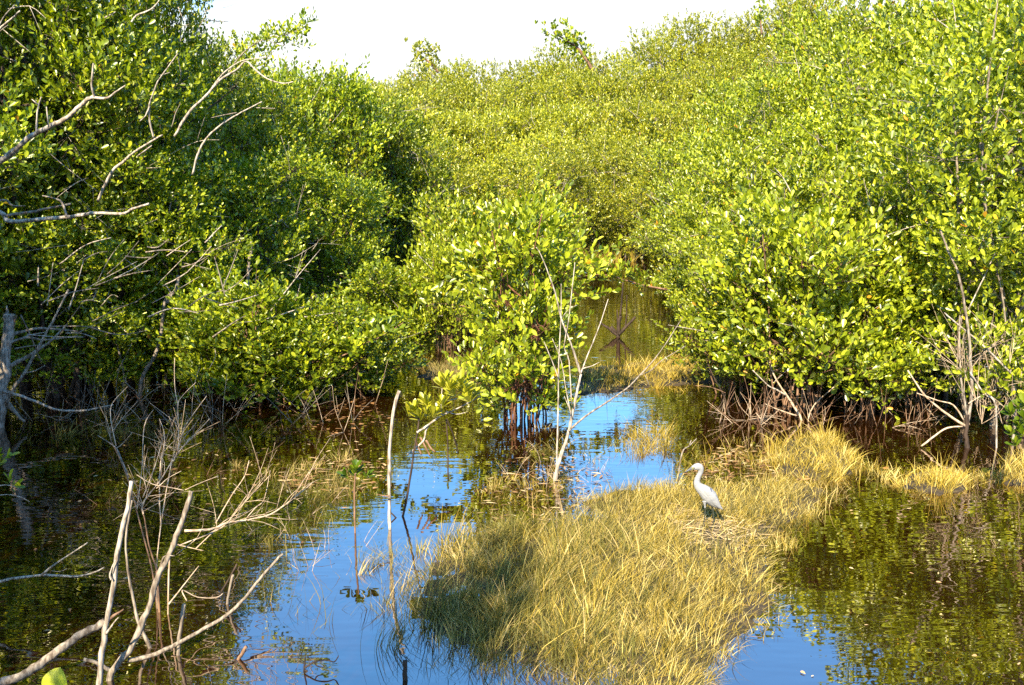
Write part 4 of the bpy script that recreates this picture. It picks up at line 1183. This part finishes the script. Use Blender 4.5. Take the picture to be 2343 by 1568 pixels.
for (lbl, pol, n_, sd0, dv) in [('fine drowned twigs poking from the dark water below the left hollow', [(80, 1150), (300, 980), (680, 970), (560, 1130), (300, 1300)], 70, 61, (.2, .1, .55)),
                               ('fine drowned twigs between the twiggy fan and the bone-pale stick', [(520, 1250), (640, 1120), (860, 1130), (840, 1260), (680, 1330)], 26, 62, (.3, .1, .5)),
                               ('fine drowned twigs around the foot of the dead sapling', [(1120, 1110), (1180, 1010), (1360, 1020), (1400, 1090), (1280, 1170)], 22, 63, (.1, .1, .7))]:
    gp = gpoly(pol)
    rr_ = random.Random(sd0)
    stx = []
    while len(stx) < 40:
        p = Vector((rr_.uniform(min(q[0] for q in gp), max(q[0] for q in gp)), rr_.uniform(min(q[1] for q in gp), max(q[1] for q in gp)), -.05))
        if in_poly(np.array([p.x]), np.array([p.y]), gp)[0]:
            stx.append(p)
    dt = thing('drowned_twigs', lbl, 'twigs', stx[0])
    add_twigs(dt, n_, sd0, stx, dv, .34, .0026, 'tan' if sd0 != 61 else 'brown', spread=.45)

ix0, ix1 = min(p[0] for p in ISLAND), max(p[0] for p in ISLAND)
bird_at = gnd(2655 * .6049, 1988 * .6049)


def island_density(x, y):
    db = np.hypot((x - bird_at.x) / 1.0, (y - bird_at.y + .32) / 2.0)      # trodden flat round the heron's feet
    return np.clip((db - .10) / .25, .12, 1) * np.clip(.55 + (x - ix0) / (ix1 - ix0) * 1.1, 0, 1)


lab(blades('marsh_grass', [ISLAND], 34000, .165, .0044, (.70, .26), 'straw', 1, (.05, 1.0), .85, .22, clump=.42, keep=island_density, tuft=55, rad=.06),
    'golden marsh grass covering the low island the heron stands on')
lab(blades('sedge', [SEDGE], 11500, .23, .0052, (.12, .1), 'sedge', 2, (.0, .7), .35, .25, clump=.7, tuft=50, rad=.06), 'darker green sedge on the left part of the grass island')
lab(blades('marsh_grass', [SEDGE], 3000, .22, .0052, (.3, .1), 'straw', 20, (.1, .8), .4, .25, clump=.6), 'golden blades mixed into the darker sedge on the left of the island')
lab(blades('sedge', [ISLAND], 9000, .16, .0044, (.45, .2), 'sedge', 22, (.1, .8), .6, .2, clump=.75, keep=island_density), 'olive-green blades growing through the golden island grass')
lab(blades('sedge', [SPARSE], 2600, .16, .0050, (.2, .1), 'sedge', 21, (.1, .9), .5, .3, z0=-.04, clump=.75), 'low sparse sedge with water showing through at the bottom of the island')
lab(blades('sedge', [gpoly([(790, 1300), (830, 1250), (900, 1240), (960, 1290), (990, 1400), (930, 1440), (860, 1400), (800, 1370)])],
           900, .20, .005, (.1, .05), 'sedge', 3, (.1, .8), .30, .15, z0=-.06), 'sparse dark sedge in blue water left of the grass island')
lab(blades('sedge', [gpoly([(560, 1180), (640, 1090), (780, 1080), (800, 1190), (700, 1290), (600, 1280)]), gpoly([(520, 1330), (600, 1290), (780, 1380), (760, 1480), (640, 1420)])],
           420, .20, .004, (.1, .05), 'sedge', 4, (.1, .7), .4, .15, z0=-.05), 'few thin sedge blades scattered in water beside the twiggy dead shrub')
lab(blades('marsh_grass', [gpoly([(1230, 1200), (1300, 1120), (1240, 1090), (1130, 1100), (1080, 1160)])], 700, .15, .0055, (.3, .1), 'straw', 5, (.35, .9), .5, .25, z0=-.06, clump=.6), 'thin golden grass around the foot of the dead sapling')
lab(blades('marsh_grass', [TUFT_R], 3800, .19, .006, (.1, .0), 'straw', 6, (.3, .85), .34, .2), 'golden grass tuft at the foot of the broad bush behind the heron')
lab(blades('marsh_grass', [TUFT_R2], 1300, .19, .006, (.15, -.1), 'straw', 7, (.45, .95), .5, .2), 'golden grass tuft in front of the thicket of grey stems')
lab(blades('marsh_grass', [TUFT_R3], 1300, .22, .006, (.0, -.1), 'straw', 8, (.4, .9), .4, .2), 'golden grass tuft at the right frame edge')
lab(blades('marsh_grass', [FARBANK], 5200, .22, .007, (.1, .05), 'straw', 9, (.2, .8), .35, .4, clump=.4), 'dry grass bank in the channel behind the dead sapling')
lab(blades('marsh_grass', [MIDBANK], 2300, .26, .007, (.1, .05), 'sedge', 10, (.3, .9), .35, .3, clump=.5), 'brownish grass bank left of the central bush')
lab(blades('marsh_grass', [MIDBANK2], 3000, .32, .009, (.1, .05), 'straw', 11, (.25, .75), .35, .4), 'small grass bank far behind the left shoulder of the central bush')
lab(blades('marsh_grass', [CHAN_END], 5000, .5, .014, (.05, .05), 'straw', 12, (.2, .8), .3, .8), 'tan grass bank closing the far end of the channel')
lab(blades('marsh_grass', [gpoly([(1420, 1040), (1440, 985), (1500, 975), (1530, 1010), (1490, 1055)]), gpoly([(1500, 1065), (1540, 1030), (1680, 1020), (1760, 1060), (1640, 1095)])],
           520, .26, .0055, (.1, .0), 'straw', 13, (.3, .8), .4, .15, z0=-.05), 'sparse tan grass tuft in blue water above the heron')
lab(blades('marsh_grass', [gpoly([(1330, 1030), (1400, 990), (1430, 1040), (1380, 1090)])],
           60, .16, .005, (.1, .0), 'straw', 14, (.3, .8), .4, .15, z0=-.05), 'few grass stems in blue water right of the dead sapling')
lab(blades('marsh_grass', [gpoly([(1620, 1060), (1700, 1010), (1800, 1010), (1990, 1070), (2350, 1070), (2420, 1110), (2000, 1108), (1800, 1110)])],
           4500, .15, .0048, (.3, .0), 'straw', 15, (.1, .9), .7, .2, z0=-.05, clump=.5), 'thin grass fringe along the right waterline')


def litter(name, pols, n, seed, size, label, ratio=.3, tint=(0, 1)):
    g = np.random.default_rng(seed)
    X, Y = [], []
    for pol in pols:
        xs, ys = zip(*pol)
        x, y = g.uniform(min(xs), max(xs), n * 3), g.uniform(min(ys), max(ys), n * 3)
        ok = in_poly(x, y, pol)
        X.append(x[ok][:n]); Y.append(y[ok][:n])
    x, y = np.concatenate(X), np.concatenate(Y)
    k = len(x)
    P = np.stack([x, y, g.uniform(.003, .012, k)], 1)
    a = g.normal(0, .8, k) + (g.random(k) < .5) * math.pi
    D = np.stack([np.cos(a), np.sin(a), g.normal(0, .06, k)], 1)
    N = np.array([0, 0, 1.0]) + g.normal(0, .15, (k, 3))
    me = leaves_mesh(name, P, D, N, size * g.uniform(.4, 1.3, k), ratio * g.uniform(.6, 1.4, k), M['litter'], g.uniform(tint[0], tint[1], k))
    tag(link(name, me), label, 'leaf litter', kind='stuff')


litter('floating_litter', [gpoly([(1080, 1170), (1130, 1050), (1330, 1040), (1400, 1090), (1330, 1180), (1200, 1210)])], 330, 41, .10, 'brown straw and leaves floating around the foot of the central bush', .16)
litter('floating_litter', [gpoly([(640, 1090), (720, 1050), (880, 1060), (900, 1110), (760, 1130), (660, 1130)])], 220, 42, .10, 'brown straw floating behind the tiny seedling', .16)
litter('floating_litter', [gpoly([(660, 960), (760, 900), (860, 910), (900, 960), (760, 1000)])], 170, 43, .07, 'reddish leaf litter at the foot of the low left bushes', .4, (0, .4))  # low tints only, putting the shade there into the leaf colour
litter('floating_litter', [gpoly([(1560, 1090), (1640, 1030), (1760, 1020), (1900, 1075), (1880, 1100), (1700, 1110)])], 520, 44, .10, 'brown litter and straw between the heron and the right waterline', .2)
litter('floating_litter', [gpoly([(60, 1200), (300, 1000), (900, 980), (900, 1200), (500, 1300), (100, 1500)])], 120, 45, .06, 'scattered fallen leaves on the dark left water', .4)
litter('floating_litter', [gpoly([(1800, 1150), (2300, 1100), (2340, 1560), (1750, 1560)])], 30, 46, .035, 'scattered fallen leaves on the brown right water', .4)
litter('floating_litter', [ISLAND], 600, 47, .16, 'flattened straw lying on the grass island', .05, (.1, .85))
litter('floating_litter', [[(bird_at.x + .08 + .40 * math.cos(a), bird_at.y - .06 + .55 * math.sin(a)) for a in np.linspace(0, 6.28, 14)[:-1]]], 380, 48, .17, 'trodden straw under the feet of the white heron', .04, (.74, 1))
_h = bpy.data.objects[[o_.name for o_ in bpy.data.objects if o_.get('label') == 'trodden straw under the feet of the white heron'][0]]
_h.location.z = .028

# ------------------------------------------------------------------ heron
m, t, b = new_mat('white_plumage')
M['plumage'] = m
tcn = t.nodes.new('ShaderNodeTexCoord')
mp = t.nodes.new('ShaderNodeMapping'); mp.inputs['Rotation'].default_value = (0, R(-48), 0); mp.inputs['Scale'].default_value = (10, 40, 60)
t.links.new(tcn.outputs['Object'], mp.inputs[0])
n = t.nodes.new('ShaderNodeTexNoise'); n.inputs['Scale'].default_value = 2.0
t.links.new(mp.outputs[0], n.inputs['Vector'])
r = ramp(t, [(.3, (.17, .17, .185)), (.6, (.225, .225, .225))], n.outputs['Fac'])
t.links.new(r.outputs[0], b.inputs['Base Color'])
bp = t.nodes.new('ShaderNodeBump'); bp.inputs['Strength'].default_value = .5; bp.inputs['Distance'].default_value = .004
t.links.new(n.outputs['Fac'], bp.inputs['Height']); t.links.new(bp.outputs[0], b.inputs['Normal'])
b.inputs['Roughness'].default_value = .85
for nm, c, ro in [('bill', (.075, .08, .095), .4), ('bill_tip', (.008, .008, .012), .4), ('lores', (.16, .16, .07), .5), ('leg', (.035, .038, .028), .5), ('eye', (.02, .02, .02), .1), ('smudge', (.05, .06, .11), .8)]:
    m, t, b = new_mat('heron_' + nm)
    b.inputs['Base Color'].default_value = (*c, 1); b.inputs['Roughness'].default_value = ro
    M[nm] = m
foot = gnd(2655 * .6049, 1988 * .6049 + 11)
Yb = foot.y
KB = .6049 / 4.613 / F * (Yb / math.cos(PITCH) * 1.03)      # metres per pixel of the heron close-up


def hb(cx, cyy, dy=0.0):
    return Vector(((cx - 715) * KB, dy * KB, (1420 - cyy) * KB * 1.06))


hm = Tubes()
spine = [(330, 503, 3), (400, 467, 11), (462, 432, 20), (505, 408, 34), (550, 392, 54), (600, 385, 66), (640, 402, 60), (655, 450, 47),
         (640, 505, 43), (612, 560, 46), (594, 620, 52), (600, 680, 64), (640, 735, 84), (705, 785, 108), (775, 845, 128), (840, 915, 127),
         (905, 985, 96), (970, 1050, 56), (1040, 1100, 12)]
hm.add([hb(c[0], c[1]) for c in spine], 1, 1, 14, 4, 0, radii=[c[2] * KB for c in spine])
# flatten the neck and head a little sideways
for i, v in enumerate(hm.v):
    hm.v[i] = Vector((v.x, v.y * (.78 if v.z > hb(0, 700).z else .82), v.z))
# thighs and legs with toes
for (pts, dy) in [([(725, 960), (738, 1040), (746, 1130), (742, 1240), (728, 1330), (715, 1425)], -40), ([(860, 1000), (882, 1080), (903, 1170), (912, 1265), (918, 1340), (925, 1412)], 45)]:
    rr = [40, 15, 9, 11, 7.5, 7.5]
    hm.add([hb(p[0], p[1], dy) for p in pts], 1, 1, 8, 3, 0, radii=[q * KB for q in rr])
    fx = pts[-1]
    for (tx, ty) in [(-80, -10), (-60, -60), (-55, 50), (55, 10)]:
        hm.add([hb(fx[0], fx[1], dy), hb(fx[0] + tx * .5, fx[1] + 2, dy + ty * .5), hb(fx[0] + tx, fx[1] + 10, dy + ty)], 7 * KB, 4 * KB, 6, 2, 0)
# folded wings
for sgn in (-1, 1):
    wing = [(690, 730, 20), (770, 790, 66), (850, 880, 78), (930, 980, 56), (1000, 1060, 26), (1052, 1100, 6)]
    b0 = len(hm.v)
    pts = [hb(p[0], p[1], sgn * q) for p, q in zip(wing, (72, 92, 92, 66, 34, 12))]
    hm.add(pts, 1, 1, 12, 4, 0, radii=[p[2] * KB for p in wing])
    for i in range(b0, len(hm.v)):
        v = hm.v[i]
        yc = sgn * 80 * KB
        hm.v[i] = Vector((v.x, yc * .9 + (v.y - yc) * .5, v.z))
me = hm.mesh('heron', M['plumage'])
o = link('heron', me)
rm = o.modifiers.new('r', 'REMESH'); rm.mode = 'VOXEL'; rm.voxel_size = .0022
sm = o.modifiers.new('s', 'SMOOTH'); sm.iterations = 3; sm.factor = .5
dg = bpy.context.evaluated_depsgraph_get()
me2 = bpy.data.meshes.new_from_object(o.evaluated_get(dg))
o.modifiers.clear()
o.data = me2
me2.name = 'heron'
me2.materials.clear()
for k in ('plumage', 'bill', 'bill_tip', 'leg', 'lores', 'smudge'):
    me2.materials.append(M[k])
for p in me2.polygons:
    c = p.center
    cx, cz = c.x / KB + 715, 1420 - c.z / (KB * 1.06)
    p.use_smooth = True
    if cx < 400 and cz < 560: p.material_index = 2
    elif cx < 492 and cz < 500: p.material_index = 1
    elif cx < 528 and cz < 425 and cz > 385: p.material_index = 4
    elif cz > 1075 and cx < 945: p.material_index = 3
    elif abs(cx - 832) + abs(cz - 755) * .5 < 18 and c.y < 0: p.material_index = 5
o.location = foot + Vector((0, 0, .03))
tag(o, 'white heron standing on the golden grass island facing left', 'bird')
for sgn in (-1, 1):
    bm = bmesh.new()
    bmesh.ops.create_uvsphere(bm, u_segments=12, v_segments=8, radius=9 * KB)
    em = bpy.data.meshes.new('eye'); bm.to_mesh(em); bm.free(); em.materials.append(M['eye'])
    link('eye', em, o, hb(532, 398, sgn * 36))
